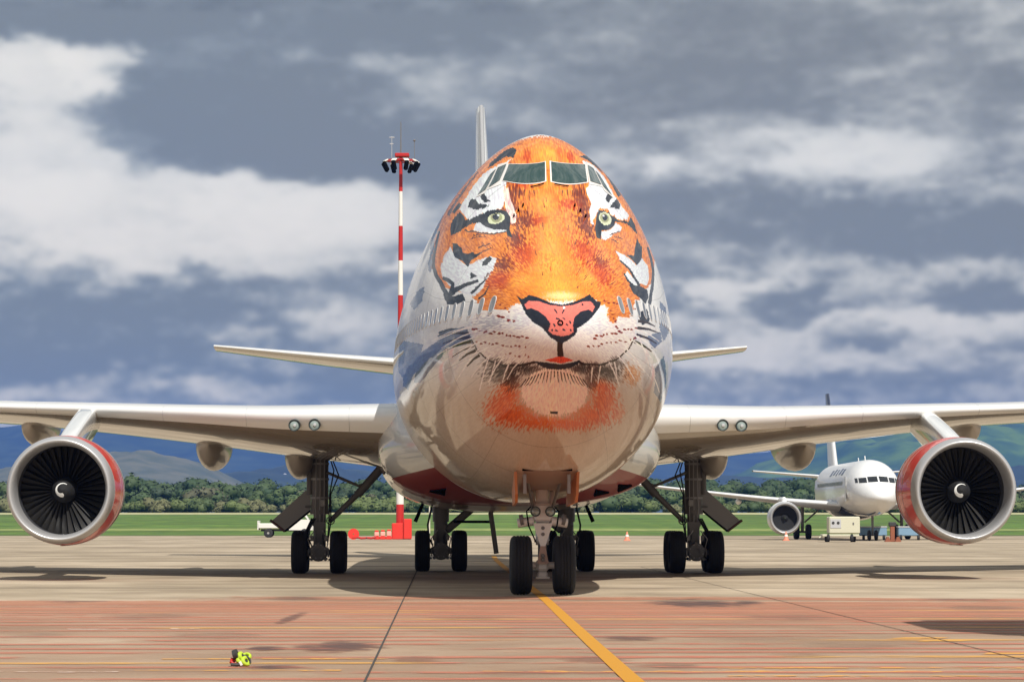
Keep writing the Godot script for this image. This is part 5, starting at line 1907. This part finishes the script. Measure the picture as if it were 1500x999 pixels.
func wing_gear(t: Node3D, side: float) -> void:
	var x := side * 5.5
	var zm := -24.07
	var s := Shape.new()
	s.tube(Vector3(x, 3.75, zm - .1), Vector3(x, 1.75, zm), .25, .25, 20)
	s.tube(Vector3(x, 1.95, zm), Vector3(x, .7, zm), .185, .185, 18)
	s.lathe([[0, .2], [0, .285], [.12, .285], [.12, .2]], Vector3(x, 1.72, zm), Vector3.UP, 20, 30.0)
	s.tube(Vector3(x + side * .31, 3.7, zm - .1), Vector3(x + side * .3, 2.3, zm), .085, .085, 12)
	var leg := obj("wing_gear_leg", s, M.gear_grey, t)
	obj("piston", Shape.new().tube(Vector3(x, 1.3, zm), Vector3(x, .6, zm), .14, .14, 16), M.rim, leg)
	obj("torque_link", Shape.new().plate([Vector2(-.2, 1.5), Vector2(.2, 1.5), Vector2(.07, 1.05), Vector2(.16, .7), Vector2(-.16, .7), Vector2(-.07, 1.05)], Vector3(x, 0, zm + .32), Vector3.RIGHT, Vector3.UP, .06), M.gear_grey, leg)
	var br := Shape.new()
	br.tube(Vector3(x - side * .28, 1.5, zm + .05), Vector3(x - side * 1.15, 2.35, zm + .05), .07, .09, 12)
	br.tube(Vector3(x - side * 1.1, 2.28, zm + .05), Vector3(x - side * 1.95, 3.25, zm), .12, .13, 12)
	br.lathe([[-.1, .1], [-.1, .13], [.1, .13], [.1, .1]], Vector3(x - side * .32, 1.54, zm + .05), Vector3(0, 0, 1), 12, 30.0)
	obj("side_brace", br, M.gear_grey, leg)
	var col := Shape.new()
	for y in [1.78, 2.2, 2.75, 3.2]:
		col.lathe([[-.03, .25], [-.03, .272], [.03, .272], [.03, .25]], Vector3(x, y, zm), Vector3.UP, 20, 30.0)
	for k in 3:
		col.pipe([Vector3(x + side * (.1 - .12 * k), 3.5, zm + .26), Vector3(x + side * (.1 - .12 * k), 2.4, zm + .275), Vector3(x + side * (.12 - .13 * k), 1.9, zm + .27), Vector3(x + side * (.08 - .1 * k), 1.2, zm + .24)], .014, 6)
	col.box(Vector3(x - side * .1, 2.05, zm + .27), Vector3(.14, .2, .06), .02)
	col.box(Vector3(x + side * .14, 1.45, zm + .2), Vector3(.12, .16, .1), .02)
	obj("leg_fittings", col, M.rim, leg)
	obj("lock_link", Shape.new().pipe([Vector3(x - side * .2, 2.95, zm + .1), Vector3(x - side * .75, 2.72, zm + .1), Vector3(x - side * 1.15, 2.55, zm + .1), Vector3(x - side * 1.6, 2.75, zm)], .045, 8), M.gear_grey, leg)
	var hoses := Shape.new()
	for k in 2:
		var a := .14 * k
		hoses.pipe([Vector3(x - side * (.26 + a * .3), 3.5, zm + .25), Vector3(x - side * (.42 + a), 3.0 - a, zm + .3), Vector3(x - side * (.3 + a * .2), 2.3, zm + .28), Vector3(x - side * (.28 + a * .4), 1.5, zm + .26), Vector3(x - side * .25, .9, zm + .5)], .02, 6)
	for k in 3:
		hoses.pipe([Vector3(x + side * (.12 + .05 * k), 1.6, zm + .3), Vector3(x + side * (.34 + .04 * k), 1.15, zm + .6), Vector3(x + side * (.2 + .1 * k), .8, zm + .95)], .022, 6)
	obj("hydraulic_hoses", hoses, M.tyre, leg)
	# the leg's door stands out to the outboard side, its lower end kicked outwards
	var d := obj("wing_gear_door", Shape.new().plate([Vector2(.27, 2.55), Vector2(.27, 1.83), Vector2(1.02, 1.22), Vector2(1.42, 1.52)], Vector3(x, 0, zm - .12), Vector3(side, 0, -.06), Vector3.UP, .07), M.gear_door, t)
	obj("door_edge", Shape.new().tube(Vector3(x + side * 1.02, 1.22, zm - .16), Vector3(x + side * 1.46, 1.55, zm - .18), .04, .04, 8), mat("dull_red", lin(.12, .05, .05), .5) if not M.has("dull_red") else M.dull_red, d)
	obj("door_edge", Shape.new().tube(Vector3(x + side * .27, 1.83, zm - .1), Vector3(x + side * 1.02, 1.22, zm - .12), .03, .03, 8), M.black_void, d)
	obj("door_rod", Shape.new().tube(Vector3(x + side * .15, 1.95, zm), Vector3(x + side * .42, 1.95, zm - .1), .035, .035, 8), M.gear_grey, d)
	bogie(leg, x, -23.33)


func body_gear(t: Node3D, side: float) -> void:
	var x := side * 1.92
	var zm := -27.13
	var s := Shape.new()
	s.tube(Vector3(x, 2.5, zm), Vector3(x, 1.5, zm), .26, .25, 20)
	s.tube(Vector3(x, 1.6, zm), Vector3(x, .65, zm), .21, .21, 18)
	var leg := obj("body_gear_leg", s, M.gear_grey, t)
	obj("drag_brace", Shape.new().box(Vector3(x - side * .62, 1.62, zm + .1), Vector3(.24, 1.25, .2), .05, Basis(Vector3(0, 0, 1), side * .86)), M.gear_grey, leg)
	obj("torque_link", Shape.new().plate([Vector2(-.18, 1.4), Vector2(.18, 1.4), Vector2(.06, 1.02), Vector2(.14, .7), Vector2(-.14, .7), Vector2(-.06, 1.02)], Vector3(x, 0, zm + .3), Vector3.RIGHT, Vector3.UP, .06), M.gear_grey, leg)
	obj("door_strut", Shape.new().tube(Vector3(x + side * .5, 2.15, zm + .4), Vector3(x + side * .78, 1.5, zm + .4), .045, .06, 8), M.black_void, leg)
	obj("hydraulic_hoses", Shape.new().pipe([Vector3(x + side * .28, 1.95, zm + .2), Vector3(x + side * .4, 1.4, zm + .3), Vector3(x + side * .36, 1.0, zm + .3), Vector3(x + side * .25, .8, zm + .6)], .03, 6), M.tyre, leg)
	bogie(leg, x, -26.4)
	if side < 0:   # bent retraction link between the two body legs
		obj("centre_link", Shape.new().pipe([Vector3(-.27, .55, zm + 1.6), Vector3(-.36, 1.2, zm + 1.6), Vector3(-.44, 1.75, zm + 1.6), Vector3(-.36, 1.98, zm + 1.6), Vector3(-.05, 2.1, zm + 1.6)], .075, 10), M.gear_grey, leg)
		obj("centre_link", Shape.new().tube(Vector3(x + .4, 1.5, zm + .6), Vector3(-.4, 1.5, zm + 1.6), .04, .04, 8), M.black_void, leg)


# ---------------------------------------------------------------- the white narrow-body jet beyond the right engine
func second_jet() -> void:
	var t := thing("passenger_jet", "white twin-engined passenger jet parked beyond the airliner's right engine", "jet", Vector3(26.05, 0, -203))
	var st := [0, .12, .35, .8, 1.5, 2.3, 3.1, 4.2, 5.6, 7.0, 24.0, 27.0, 31.0, 34.5, 37.0]
	var hw := [0.0, .36, .62, .95, 1.3, 1.56, 1.74, 1.88, 1.96, 1.98, 1.98, 1.85, 1.3, .75, .25]
	var tp := [3.12, 3.42, 3.66, 4.0, 4.38, 4.78, 5.2, 5.6, 5.82, 5.87, 5.87, 5.87, 5.75, 5.5, 5.1]
	var bt := [3.12, 2.86, 2.68, 2.44, 2.2, 2.04, 1.94, 1.84, 1.77, 1.75, 1.75, 2.0, 3.0, 3.95, 4.6]
	var rr := PackedFloat32Array()
	for s in st:
		rr.append(sqrt(s))
	var tg := [tangents(rr, hw), tangents(rr, tp), tangents(rr, bt)]
	var ring := func(s: float, n: int) -> PackedVector3Array:
		var w := curve(rr, hw, tg[0], sqrt(s))
		var top := curve(rr, tp, tg[1], sqrt(s))
		var low := curve(rr, bt, tg[2], sqrt(s))
		var mid := lerpf(3.12, 3.8, smoothstep(0.0, 6.0, s)) + 1.05 * smoothstep(26.0, 37.0, s)
		var row := PackedVector3Array()
		for j in n:
			var a := TAU * j / n
			row.append(Vector3(w * sin(a), mid + ((top - mid) if cos(a) > 0 else (mid - low)) * cos(a), -s))
		return row
	var rows := []
	for i in 70:
		var r := pow(maxf(i, 0.05) / 69.0, 1.4) * sqrt(37.0)
		rows.append(ring.call(r * r, 48))
	var body := obj("fuselage", Shape.new().skin(rows, true, true, 180.0), M.jet_white, t)
	# a point of the skin at (x, y) on the nose
	var on_skin := func(x: float, y: float) -> Vector3:
		var lo := 0.0
		var hi := 7.0
		for k in 30:
			var s := (lo + hi) * 0.5
			var w := curve(rr, hw, tg[0], sqrt(s))
			var top := curve(rr, tp, tg[1], sqrt(s))
			var low := curve(rr, bt, tg[2], sqrt(s))
			var mid := lerpf(3.12, 3.8, smoothstep(0.0, 6.0, s))
			var e := pow(x / maxf(w, .001), 2.0) + pow((y - mid) / maxf((top - mid) if y > mid else (mid - low), .001), 2.0)
			if e > 1.0:
				lo = s
			else:
				hi = s
		return Vector3(x, y, -hi)
	for q in [[-.72, -.06, 4.20, 4.60], [.06, .72, 4.20, 4.60], [-1.28, -.80, 4.18, 4.56], [.80, 1.28, 4.18, 4.56], [-1.5, -1.34, 4.2, 4.56], [1.34, 1.5, 4.2, 4.56]]:
		var pr := []
		for i in 4:
			var row := PackedVector3Array()
			for j in 4:
				row.append(on_skin.call(lerpf(q[0], q[1], j / 3.0), lerpf(q[2] - .05 * absf(lerpf(q[0], q[1], j / 3.0)), q[3] - .07 * absf(lerpf(q[0], q[1], j / 3.0)), i / 3.0)) + Vector3(0, .012, .02))
			pr.append(row)
		obj("windscreen_pane", fix_up(Shape.new().skin(pr, false, false, 180.0), Vector3(0, .3, 1)), M.jet_glass, t)
	# cabin windows, doors and dark marks along the flank
	for side in [-1.0, 1.0]:
		for k in 26:
			obj("cabin_window", Shape.new().box(Vector3(side * 1.965, 4.15, -7.0 - .66 * k), Vector3(.05, .34, .24), .02), M.cabin_glass, t)
		for z in [-5.2, -29.0]:
			obj("door", Shape.new().box(Vector3(side * (1.925 if z > -20 else 1.56), 3.75, z), Vector3(.03, 1.8, .8), .01), M.jet_white, t)
		for k in 5:
			var a := .62 + .04 * (k % 2)
			obj("flank_mark", Shape.new().box(Vector3(side * 1.985 * cos(a), 3.8 + 2.07 * sin(a), -9.0 - 1.9 * k), Vector3(.03, .55, .95 if k != 2 else .5), .01, Basis(Vector3(0, 0, 1), side * a)), M.navy, t)
		# dark swoosh low on the nose
		var sw := []
		for i in 12:
			var f := i / 11.0
			var s := lerpf(2.2, 12.5, f)
			var row := PackedVector3Array()
			var full: PackedVector3Array = ring.call(s, 96)
			for j in 5:
				var idx := int(round(lerpf(lerpf(46.0, 33.0, f), lerpf(47.0, 43.0, f), j / 4.0)))
				var p := full[idx]
				p.x *= side
				row.append(p + Vector3(p.x, p.y - 3.8, 0).normalized() * .012)
			sw.append(row)
		obj("swoosh", fix_up(Shape.new().skin(sw, false, false, 180.0), Vector3(side, -.3, 0)), M.navy, t)
		var table := [[1.5, 11.6 + 7.7, 18.4 + 7.7, 2.62, 2.4, .3, .45], [6.2, 14.6 + 7.7, 18.9 + 7.7, 3.05, 2.95, .2, .26], [16.6, 20.6 + 7.7, 22.2 + 7.7, 4.28, 4.24, .09, .09]]
		var w := obj("wing", fix_up(wing_loft(table, side, 0.2, 1.0, 0, 14, 8), Vector3.UP), M.jet_white, t)
		obj("underside", fix_up(wing_loft(table, side, -1.0, -0.1, 0, 14, 8), Vector3.DOWN), M.frame_grey, w)
		obj("leading_edge", fix_up(wing_loft(table, side, -0.1, 0.2, 0, 14, 8), Vector3(0, .3, 1)), M.jet_white, w)
		for q in [[8.6, 2.9, 17.2], [12.4, 3.4, 19.0]]:
			obj("flap_track_fairing", Shape.new().lathe([[0, .02], [.4, .16], [1.5, .24], [2.6, .16], [3.2, .02]], Vector3(side * q[0], q[1], -q[2]), Vector3(0, 0, -1), 14, 60.0), M.jet_white, w)
		var tp2 := [[.4, 29.6 + 7.7, 34.2 + 7.7, 4.95, 4.9, .16, .16], [6.2, 33.6 + 7.7, 35.2 + 7.7, 5.5, 5.48, .06, .06]]
		obj("tailplane", fix_up(wing_loft(tp2, side, -1.0, 1.0, 0, 10, 20), Vector3.UP), M.jet_white, t)
		# engine
		var e := obj("engine", Shape.new().lathe([[.3, 1.2], [1.0, 1.26], [2.2, 1.2], [3.2, 1.0], [3.2, .92], [1.5, .95]], Vector3(side * 5.75, 1.62, -10.6), Vector3(0, 0, -1), 40, 40.0), M.jet_white, t)
		obj("inlet_lip", Shape.new().lathe([[.7, .93], [.2, .95], [.03, 1.02], [0, 1.08], [.05, 1.14], [.3, 1.2]], Vector3(side * 5.75, 1.62, -10.6), Vector3(0, 0, -1), 40, 60.0), M.bare_metal, e)
		obj("fan", Shape.new().lathe([[.7, .93], [.75, .3], [.4, .02]], Vector3(side * 5.75, 1.62, -10.6), Vector3(0, 0, -1), 32, 40.0), M.fan_dark, e)
		obj("pylon", Shape.new().box(Vector3(side * 5.75, 2.85, -13.2), Vector3(.35, .7, 3.4), .12), M.jet_white, e)
		# main gear
		var g := Shape.new()
		g.tube(Vector3(side * 3.8, 2.7, -17.6), Vector3(side * 3.8, .58, -17.6), .14, .11, 12)
		g.tube(Vector3(side * 3.65, 1.3, -17.5), Vector3(side * 2.2, 2.6, -17.4), .07, .07, 8)
		g.tube(Vector3(side * 3.25, .58, -17.6), Vector3(side * 4.35, .58, -17.6), .08, .08, 8)
		var leg := obj("main_gear_leg", g, M.gear_grey, t)
		for dx in [-.46, .46]:
			obj("tyre", Shape.new().lathe([[-.13, .26], [-.2, .34], [-.2, .5], [-.12, .58], [.12, .58], [.2, .5], [.2, .34], [.13, .26]], Vector3(side * 3.8 + dx, .58, -17.6), Vector3.RIGHT, 28, 30.0), M.tyre, leg)
			obj("rim", Shape.new().lathe([[-.12, .01], [-.12, .27], [.12, .27], [.12, .01]], Vector3(side * 3.8 + dx, .58, -17.6), Vector3.RIGHT, 20, 30.0), M.rim, leg)
	var ng := Shape.new()
	ng.tube(Vector3(0, 2.1, -5.1), Vector3(0, .38, -5.0), .1, .08, 12)
	ng.tube(Vector3(-.35, .38, -5.0), Vector3(.35, .38, -5.0), .05, .05, 8)
	var nl := obj("nose_gear_leg", ng, M.gear_grey, t)
	for dx in [-.25, .25]:
		obj("tyre", Shape.new().lathe([[-.07, .17], [-.11, .22], [-.11, .32], [-.06, .38], [.06, .38], [.11, .32], [.11, .22], [.07, .17]], Vector3(dx, .38, -5.0), Vector3.RIGHT, 24, 30.0), M.tyre, nl)
	obj("belly_fairing", Shape.new().lathe([[0, .3], [1.5, 1.5], [4, 1.95], [8, 1.95], [10, 1.4], [11.5, .2]], Vector3(0, 2.65, -10.6), Vector3(0, 0, -1), 32, 60.0, Vector2(1.0, .62)), M.navy, t)
	var fr := []
	for i in 5:
		var f := i / 4.0
		fr.append(airfoil_ring(Vector3(0, lerpf(5.4, 9.9, f), -lerpf(27.8, 31.8, f)), lerpf(6.2, 3.4, f), lerpf(.3, .2, f), 1.0))
	obj("tail_fin", Shape.new().skin(fr, true, true, 60.0), M.jet_white, t)
	obj("fin_tip", Shape.new().skin([airfoil_ring(Vector3(0, 9.9, -31.8), 3.4, .2, 1.0), airfoil_ring(Vector3(0, 11.85, -33.5), 2.3, .14, 1.0)], true, true, 60.0), M.navy, t)
	for q in [[-9.0, .35], [-13.0, .3]]:
		obj("antenna", Shape.new().plate([Vector2(0, 0), Vector2(.5, 0), Vector2(.35, q[1]), Vector2(.2, q[1])], Vector3(0, 5.85, q[0]), Vector3(0, 0, -1), Vector3.UP, .05), M.frame_grey, t)


# ---------------------------------------------------------------- small things
func small_things() -> void:
	# floodlight and aerial mast
	var t := thing("floodlight_mast", "tall red and white banded floodlight mast behind the airliner's left side", "mast", Vector3(-8.6, 0, -221))
	var k := 0
	var y := 0.0
	while y < 29.3:
		var y1 := minf(y + 2.68, 29.5)
		var r0 := lerpf(.31, .13, y / 29.5)
		var r1 := lerpf(.31, .13, y1 / 29.5)
		obj("mast_band", Shape.new().tube(Vector3(0, y, 0), Vector3(0, y1, 0), r0, r1, 20), M.mast_red if k % 2 == 0 else M.mast_white, t)
		y = y1
		k += 1
	var head := Shape.new()
	head.box(Vector3(0.1, 29.6, 0), Vector3(1.1, .28, .9), .05)
	head.lathe([[0, 1.15], [0, 1.22], [.07, 1.22], [.07, 1.15]], Vector3(0, 29.15, 0), Vector3.UP, 24, 30.0)
	for a in 6:
		head.tube(Vector3(0, 29.2, 0), Vector3(cos(a * 1.047) * 1.15, 29.2, sin(a * 1.047) * 1.15), .06, .06, 6)
	obj("platform", head, M.mast_red, t)
	for a in [-.25, .5, 1.2, 1.95, 2.65, 3.4, 4.2, 5.3]:
		var at := Vector3(cos(a) * 1.28, 28.9, sin(a) * 1.28)
		var b := Basis(Vector3.UP, -a + PI / 2) * Basis(Vector3.RIGHT, .5)
		var fl := obj("floodlight", Shape.new().box(at + Vector3(0, -.2, 0), Vector3(.34, .8, .26), .08, b), M.black_void, t)
		obj("visor", Shape.new().box(at + Vector3(0, .24, 0), Vector3(.42, .09, .36), .03, b), M.mast_white, fl)
	obj("aerial", Shape.new().tube(Vector3(0, 29.7, 0), Vector3(0, 32.2, 0), .05, .03, 8), M.gear_grey, t)
	obj("aerial", Shape.new().tube(Vector3(1.05, 29.2, 0), Vector3(1.05, 30.7, 0), .025, .02, 6), M.gear_grey, t)
	obj("aerial_tip", Shape.new().lathe([[-.12, .01], [0, .12], [.12, .01]], Vector3(1.05, 30.75, 0), Vector3.UP, 10, 60.0), M.gear_grey, t)
	obj("aerial", Shape.new().tube(Vector3(-.7, 29.4, 0), Vector3(-.7, 31.1, 0), .025, .02, 6), M.frame_grey, t)
	for q in [[-.7, 31.0, .42], [-.72, 30.5, .3]]:
		obj("aerial_tip", Shape.new().box(Vector3(q[0], q[1], 0), Vector3(q[2], .07, .07), .02), M.frame_grey, t)
	# red concrete foot
	var foot := Shape.new()
	foot.box(Vector3(0.15, .62, .35), Vector3(1.5, 1.24, .9), .06)
	obj("foot", foot, M.signal_red, t)
	obj("cabinet", Shape.new().box(Vector3(.62, .8, .75), Vector3(.62, 1.55, .5), .05), M.signal_red, t)
	# barrier blocks left of the mast
	for q in [[-9.85, .72, "barrier block against the foot of the banded mast"], [-9.38, .8, "barrier block touching the mast's red foot"], [-10.32, .66, "barrier block at the outer end of the row of blocks"]]:
		var b := thing("barrier_block", "red and white " + q[2], "barrier", Vector3(q[0], 0, -219.6), 0.0, "barrier blocks by the mast")
		obj("base", Shape.new().box(Vector3(0, .12, 0), Vector3(.46, .24, .5), .04), M.signal_red, b)
		obj("body", Shape.new().box(Vector3(0, .24 + q[1] * .25, 0), Vector3(.38, q[1] * .5, .3), .06), M.faded_pink, b)
		obj("top", Shape.new().box(Vector3(0, .24 + q[1] * .5 + .06, 0), Vector3(.3, .14, .26), .04), M.signal_red, b)
	var h := thing("hose_reel", "low red hose reel cart lying left of the barrier blocks", "hose cart", Vector3(-11.75, 0, -219.0))
	obj("reel", Shape.new().lathe([[-.2, .05], [-.2, .42], [-.15, .42], [-.12, .25], [.12, .25], [.15, .42], [.2, .42], [.2, .05]], Vector3(-.3, .42, 0), Vector3(0, 0, 1), 20, 30.0), M.signal_red, h)
	obj("hose", Shape.new().pipe([Vector3(-.1, .2, .1), Vector3(.3, .1, .2), Vector3(.7, .12, .1), Vector3(1.1, .1, .2), Vector3(1.4, .2, .1)], .09, 8), M.mast_red, h)
	obj("frame", Shape.new().box(Vector3(.3, .12, 0), Vector3(1.5, .1, .4), .03), M.cart_dark, h)
	var mk := thing("marker_post", "thin pale marker post in the grass right of the mast", "post", Vector3(-8.6, rise(-300), -300))
	obj("post", Shape.new().tube(Vector3(0, -.2, 0), Vector3(0, 3.6, 0), .09, .06, 8), M.cream_paint, mk)
	obj("cap", Shape.new().box(Vector3(0, 3.65, 0), Vector3(.24, .16, .24), .03), M.rust_orange, mk)

	service_truck()
	bridge_cabin()

	# cones
	for q in [[8.25, -206.5, "small orange cone standing alone between the nose wheels and the right main wheels"], [19.75, -207.5, "small orange cone under the second jet's left engine"]]:
		var c := thing("traffic_cone", q[2], "cone", Vector3(q[0], 0, q[1]), 0.0, "orange cones on the apron")
		obj("base", Shape.new().box(Vector3(0, .03, 0), Vector3(.5, .06, .5), .015), M.cone_orange, c)
		obj("cone", Shape.new().lathe([[.05, .19], [.66, .035], [.66, .001]], Vector3.ZERO, Vector3.UP, 20, 30.0), M.cone_orange, c)
		obj("collar", Shape.new().lathe([[.3, .134], [.3, .142], [.44, .108], [.44, .1]], Vector3.ZERO, Vector3.UP, 20, 30.0), M.mast_white, c)

	# cream ground power cart beside the second jet
	var g := thing("power_cart", "cream ground power cart on wheels under the second jet's wing root", "cart", Vector3(22.4, 0, -196))
	obj("housing", Shape.new().box(Vector3(0.15, 1.15, 0), Vector3(2.1, 1.15, 1.5), .06), M.cart_cream, g)
	obj("chassis", Shape.new().box(Vector3(-.1, .45, 0), Vector3(2.5, .16, 1.4), .03), M.cart_cream, g)
	obj("panel", Shape.new().box(Vector3(-.45, 1.25, .76), Vector3(.72, .62, .04), .01), M.frame_grey, g)
	for x in [-.62, -.28]:
		obj("dial", Shape.new().tube(Vector3(x, 1.3, .77), Vector3(x, 1.3, .8), .1, .1, 12), M.cart_dark, g)
	obj("latch", Shape.new().box(Vector3(.75, 1.25, .765), Vector3(.1, .16, .04), .01), M.gear_grey, g)
	for q in [[-.95, .62], [.65, .62], [.95, -.5], [-.95, -.6]]:
		obj("wheel", Shape.new().lathe([[-.1, .05], [-.1, .2], [-.07, .27], [.07, .27], [.1, .2], [.1, .05]], Vector3(q[0], .27, q[1]), Vector3.RIGHT, 18, 30.0), M.tyre, g)
	obj("tow_bar", Shape.new().tube(Vector3(-1.2, .42, .2), Vector3(-1.55, .3, .35), .05, .05, 8), M.cart_cream, g)

	for q in [[26.7, -213.0, 1.5, "low blue equipment box behind the second jet's nose wheels"], [29.35, -213.0, 1.3, "low blue equipment box half hidden by the right engine"]]:
		var b := thing("equipment_box", q[3], "box", Vector3(q[0], 0, q[1]), 0.0, "blue boxes by the second jet")
		obj("body", Shape.new().box(Vector3(0, .62, 0), Vector3(q[2] * 1.3, .62, 1.0), .06), M.cart_blue, b)
		obj("lid", Shape.new().box(Vector3(0, .97, 0), Vector3(q[2] * 1.34, .1, 1.06), .03), M.frame_grey, b)
		for x in [-.5, .5]:
			obj("wheel", Shape.new().lathe([[-.08, .04], [-.08, .2], [.08, .2], [.08, .04]], Vector3(x * q[2], .2, .45), Vector3.RIGHT, 14, 30.0), M.tyre, b)
	var st := thing("wheel_chock_stand", "rusty orange stand with chocks to the right of the second jet's nose wheels", "stand", Vector3(26.15, 0, -198))
	obj("frame", Shape.new().box(Vector3(0, .55, 0), Vector3(.3, 1.1, .3), .03), M.rust_orange, st)
	obj("cap", Shape.new().box(Vector3(0, 1.2, 0), Vector3(.5, .3, .4), .05), M.cart_dark, st)
	for x in [-.35, .35]:
		obj("chock", Shape.new().plate([Vector2(-.22, 0), Vector2(.22, 0), Vector2(.06, .34), Vector2(-.06, .34)], Vector3(x, 0, .2), Vector3.RIGHT, Vector3.UP, .5), M.rust_orange, st)

	# the lime bundle dropped on the stand
	var u := thing("ear_defenders", "lime green padded bundle with black and red straps lying on the red stand", "ear defenders", Vector3(-2.93, 0.012, -31.2), .3)
	var k2 := 0
	for q in [[Vector3(.045, .052, .035), Vector3(.5, .35, .8), .062, .030], [Vector3(.0, .105, .0), Vector3(.75, .3, .6), .055, .026], [Vector3(.07, .1, -.03), Vector3(-.2, .5, .8), .05, .024], [Vector3(-.02, .06, .05), Vector3(.3, .8, .5), .045, .022]]:
		var ringp := []
		for i in 13:
			var an := TAU * i / 12.0
			ringp.append([sin(an) * q[3] * (1.0 + .2 * sin(3.0 * an + k2)), q[2] * .72 + cos(an) * q[3] * .8])
		obj("pad", Shape.new().lathe(ringp, q[0], q[1], 22, 60.0, Vector2(1.0, .86)), M.lime, u)
		k2 += 1
	obj("seal", Shape.new().lathe([[-.025, .02], [-.025, .052], [.025, .056], [.03, .02]], Vector3(-.062, .125, .01), Vector3(.9, .3, .4), 18, 40.0), M.cart_dark, u)
	obj("seal", Shape.new().lathe([[-.01, .001], [-.01, .036], [.012, .036], [.012, .001]], Vector3(.045, .052, .035), Vector3(.5, .35, .8), 14, 40.0), M.cart_dark, u)
	var band := []
	for i in 11:
		var a := i / 10.0 * 3.4 - .2
		band.append(Vector3(cos(a) * .085 + .01, sin(a) * .07 + .045, .05 - .06 * i / 10.0))
	obj("headband", Shape.new().pipe(band, .012, 8), M.cart_dark, u)
	obj("strap", Shape.new().pipe([Vector3(-.03, .03, .06), Vector3(-.08, .02, .05), Vector3(-.115, .045, .03), Vector3(-.1, .075, .0), Vector3(-.055, .06, 0)], .018, 8), M.mast_red, u)
	obj("strap", Shape.new().pipe([Vector3(-.12, .022, .05), Vector3(-.06, .018, .075), Vector3(.0, .02, .07)], .017, 8), M.cart_dark, u)
	obj("buckle", Shape.new().box(Vector3(-.02, .03, .085), Vector3(.03, .05, .02), .005, Basis(Vector3(0, 0, 1), .5)), M.mast_white, u)


func bridge_cabin() -> void:   # stands just outside the picture; its shadow reaches in from the right
	var t := thing("boarding_bridge", "grey boarding bridge cabin on wheeled legs, whose shadow falls on the red stand", "boarding bridge", Vector3(11.9, 0, -38.4))
	obj("cabin", Shape.new().box(Vector3(-2.0, 4.45, 0), Vector3(3.0, 2.5, 3.6), .12), M.frame_grey, t)
	obj("roof", Shape.new().box(Vector3(-1.95, 5.85, 0), Vector3(3.3, .3, 3.8), .08), M.mast_white, t)
	obj("tunnel", Shape.new().box(Vector3(8.5, 4.5, 0), Vector3(18.0, 2.5, 2.6), .1), M.frame_grey, t)
	var ribs := Shape.new()
	for k in 36:
		for z in [-1.32, 1.32]:
			ribs.box(Vector3(-.3 + .5 * k, 4.5, z), Vector3(.14, 2.4, .09), .02)
	obj("tunnel_ribs", ribs, M.mast_white, t)
	for z in [-1.81, 1.81]:
		for x in [-2.9, -1.9, -.95]:
			obj("window", Shape.new().box(Vector3(x, 4.85, z), Vector3(.75, 1.0, .05), .02), M.cabin_glass, t)
	obj("window", Shape.new().box(Vector3(-3.51, 4.85, 0), Vector3(.05, 1.0, 2.6), .02), M.cabin_glass, t)
	var bellows := Shape.new()
	for k in 5:
		bellows.box(Vector3(-3.62 - .11 * k, 4.4, 0), Vector3(.07, 2.6 - .06 * k, 3.5 - .08 * k), .02)
	obj("canopy_bellows", bellows, M.cart_dark, t)
	obj("bumper", Shape.new().box(Vector3(-3.7, 3.1, 0), Vector3(.5, .25, 3.5), .1), M.cart_dark, t)
	obj("ladder", Shape.new().tube(Vector3(.2, 3.2, 1.5), Vector3(1.6, .1, 2.2), .05, .05, 8), M.gear_grey, t)
	for z in [-1.2, 1.2]:
		obj("leg", Shape.new().box(Vector3(2.6, 1.9, z), Vector3(.4, 2.9, .4), .04), M.frame_grey, t)
		obj("wheel", Shape.new().lathe([[-.2, .1], [-.2, .42], [-.14, .5], [.14, .5], [.2, .42], [.2, .1]], Vector3(2.6, .5, z), Vector3(0, 0, 1), 24, 30.0), M.tyre, t)
	obj("axle", Shape.new().tube(Vector3(2.6, .5, -1.4), Vector3(2.6, .5, 1.4), .1, .1, 10), M.gear_grey, t)


func service_truck() -> void:
	var t := thing("flatbed_truck", "white flatbed service truck half hidden by the left main gear", "truck", Vector3(-18.75, 0, -243))
	obj("load_bed", Shape.new().box(Vector3(-1.35, .98, 0), Vector3(2.6, .42, 1.8), .04), M.mast_white, t)
	obj("tailboard", Shape.new().box(Vector3(-2.62, 1.02, 0), Vector3(.1, .78, 1.8), .02), M.mast_white, t)
	obj("chassis", Shape.new().box(Vector3(-.3, .62, 0), Vector3(4.2, .2, 1.2), .03), M.cart_dark, t)
	obj("cab", Shape.new().plate([Vector2(.0, .7), Vector2(.0, 1.0), Vector2(.55, 1.52), Vector2(1.6, 1.5), Vector2(2.35, 1.28), Vector2(2.42, .62), Vector2(.0, .62)], Vector3.ZERO, Vector3.RIGHT, Vector3.UP, 1.7), M.mast_white, t)
	var roof := Shape.new()
	for z in [-.75, .75]:
		roof.tube(Vector3(.55, 1.5, z), Vector3(.85, 2.12, z), .05, .05, 8)
		roof.tube(Vector3(1.6, 1.5, z), Vector3(1.05, 2.12, z), .06, .06, 8)
	roof.box(Vector3(.95, 2.14, 0), Vector3(.5, .08, 1.66), .03)
	obj("cab_frame", roof, M.mast_white, t)
	obj("badge", Shape.new().tube(Vector3(.62, 1.3, .85), Vector3(.62, 1.3, .87), .1, .1, 12), M.gear_grey, t)
	for x in [-1.75, 1.3]:
		for z in [-.75, .75]:
			var w := obj("wheel", Shape.new().lathe([[-.12, .1], [-.13, .3], [-.09, .38], [.09, .38], [.13, .3], [.12, .1]], Vector3(x, .38, z), Vector3(0, 0, 1), 24, 30.0), M.tyre, t)
			obj("rim", Shape.new().lathe([[-.1, .01], [-.1, .2], [.1, .2], [.1, .01]], Vector3(x, .38, z), Vector3(0, 0, 1), 16, 30.0), M.rim, w)
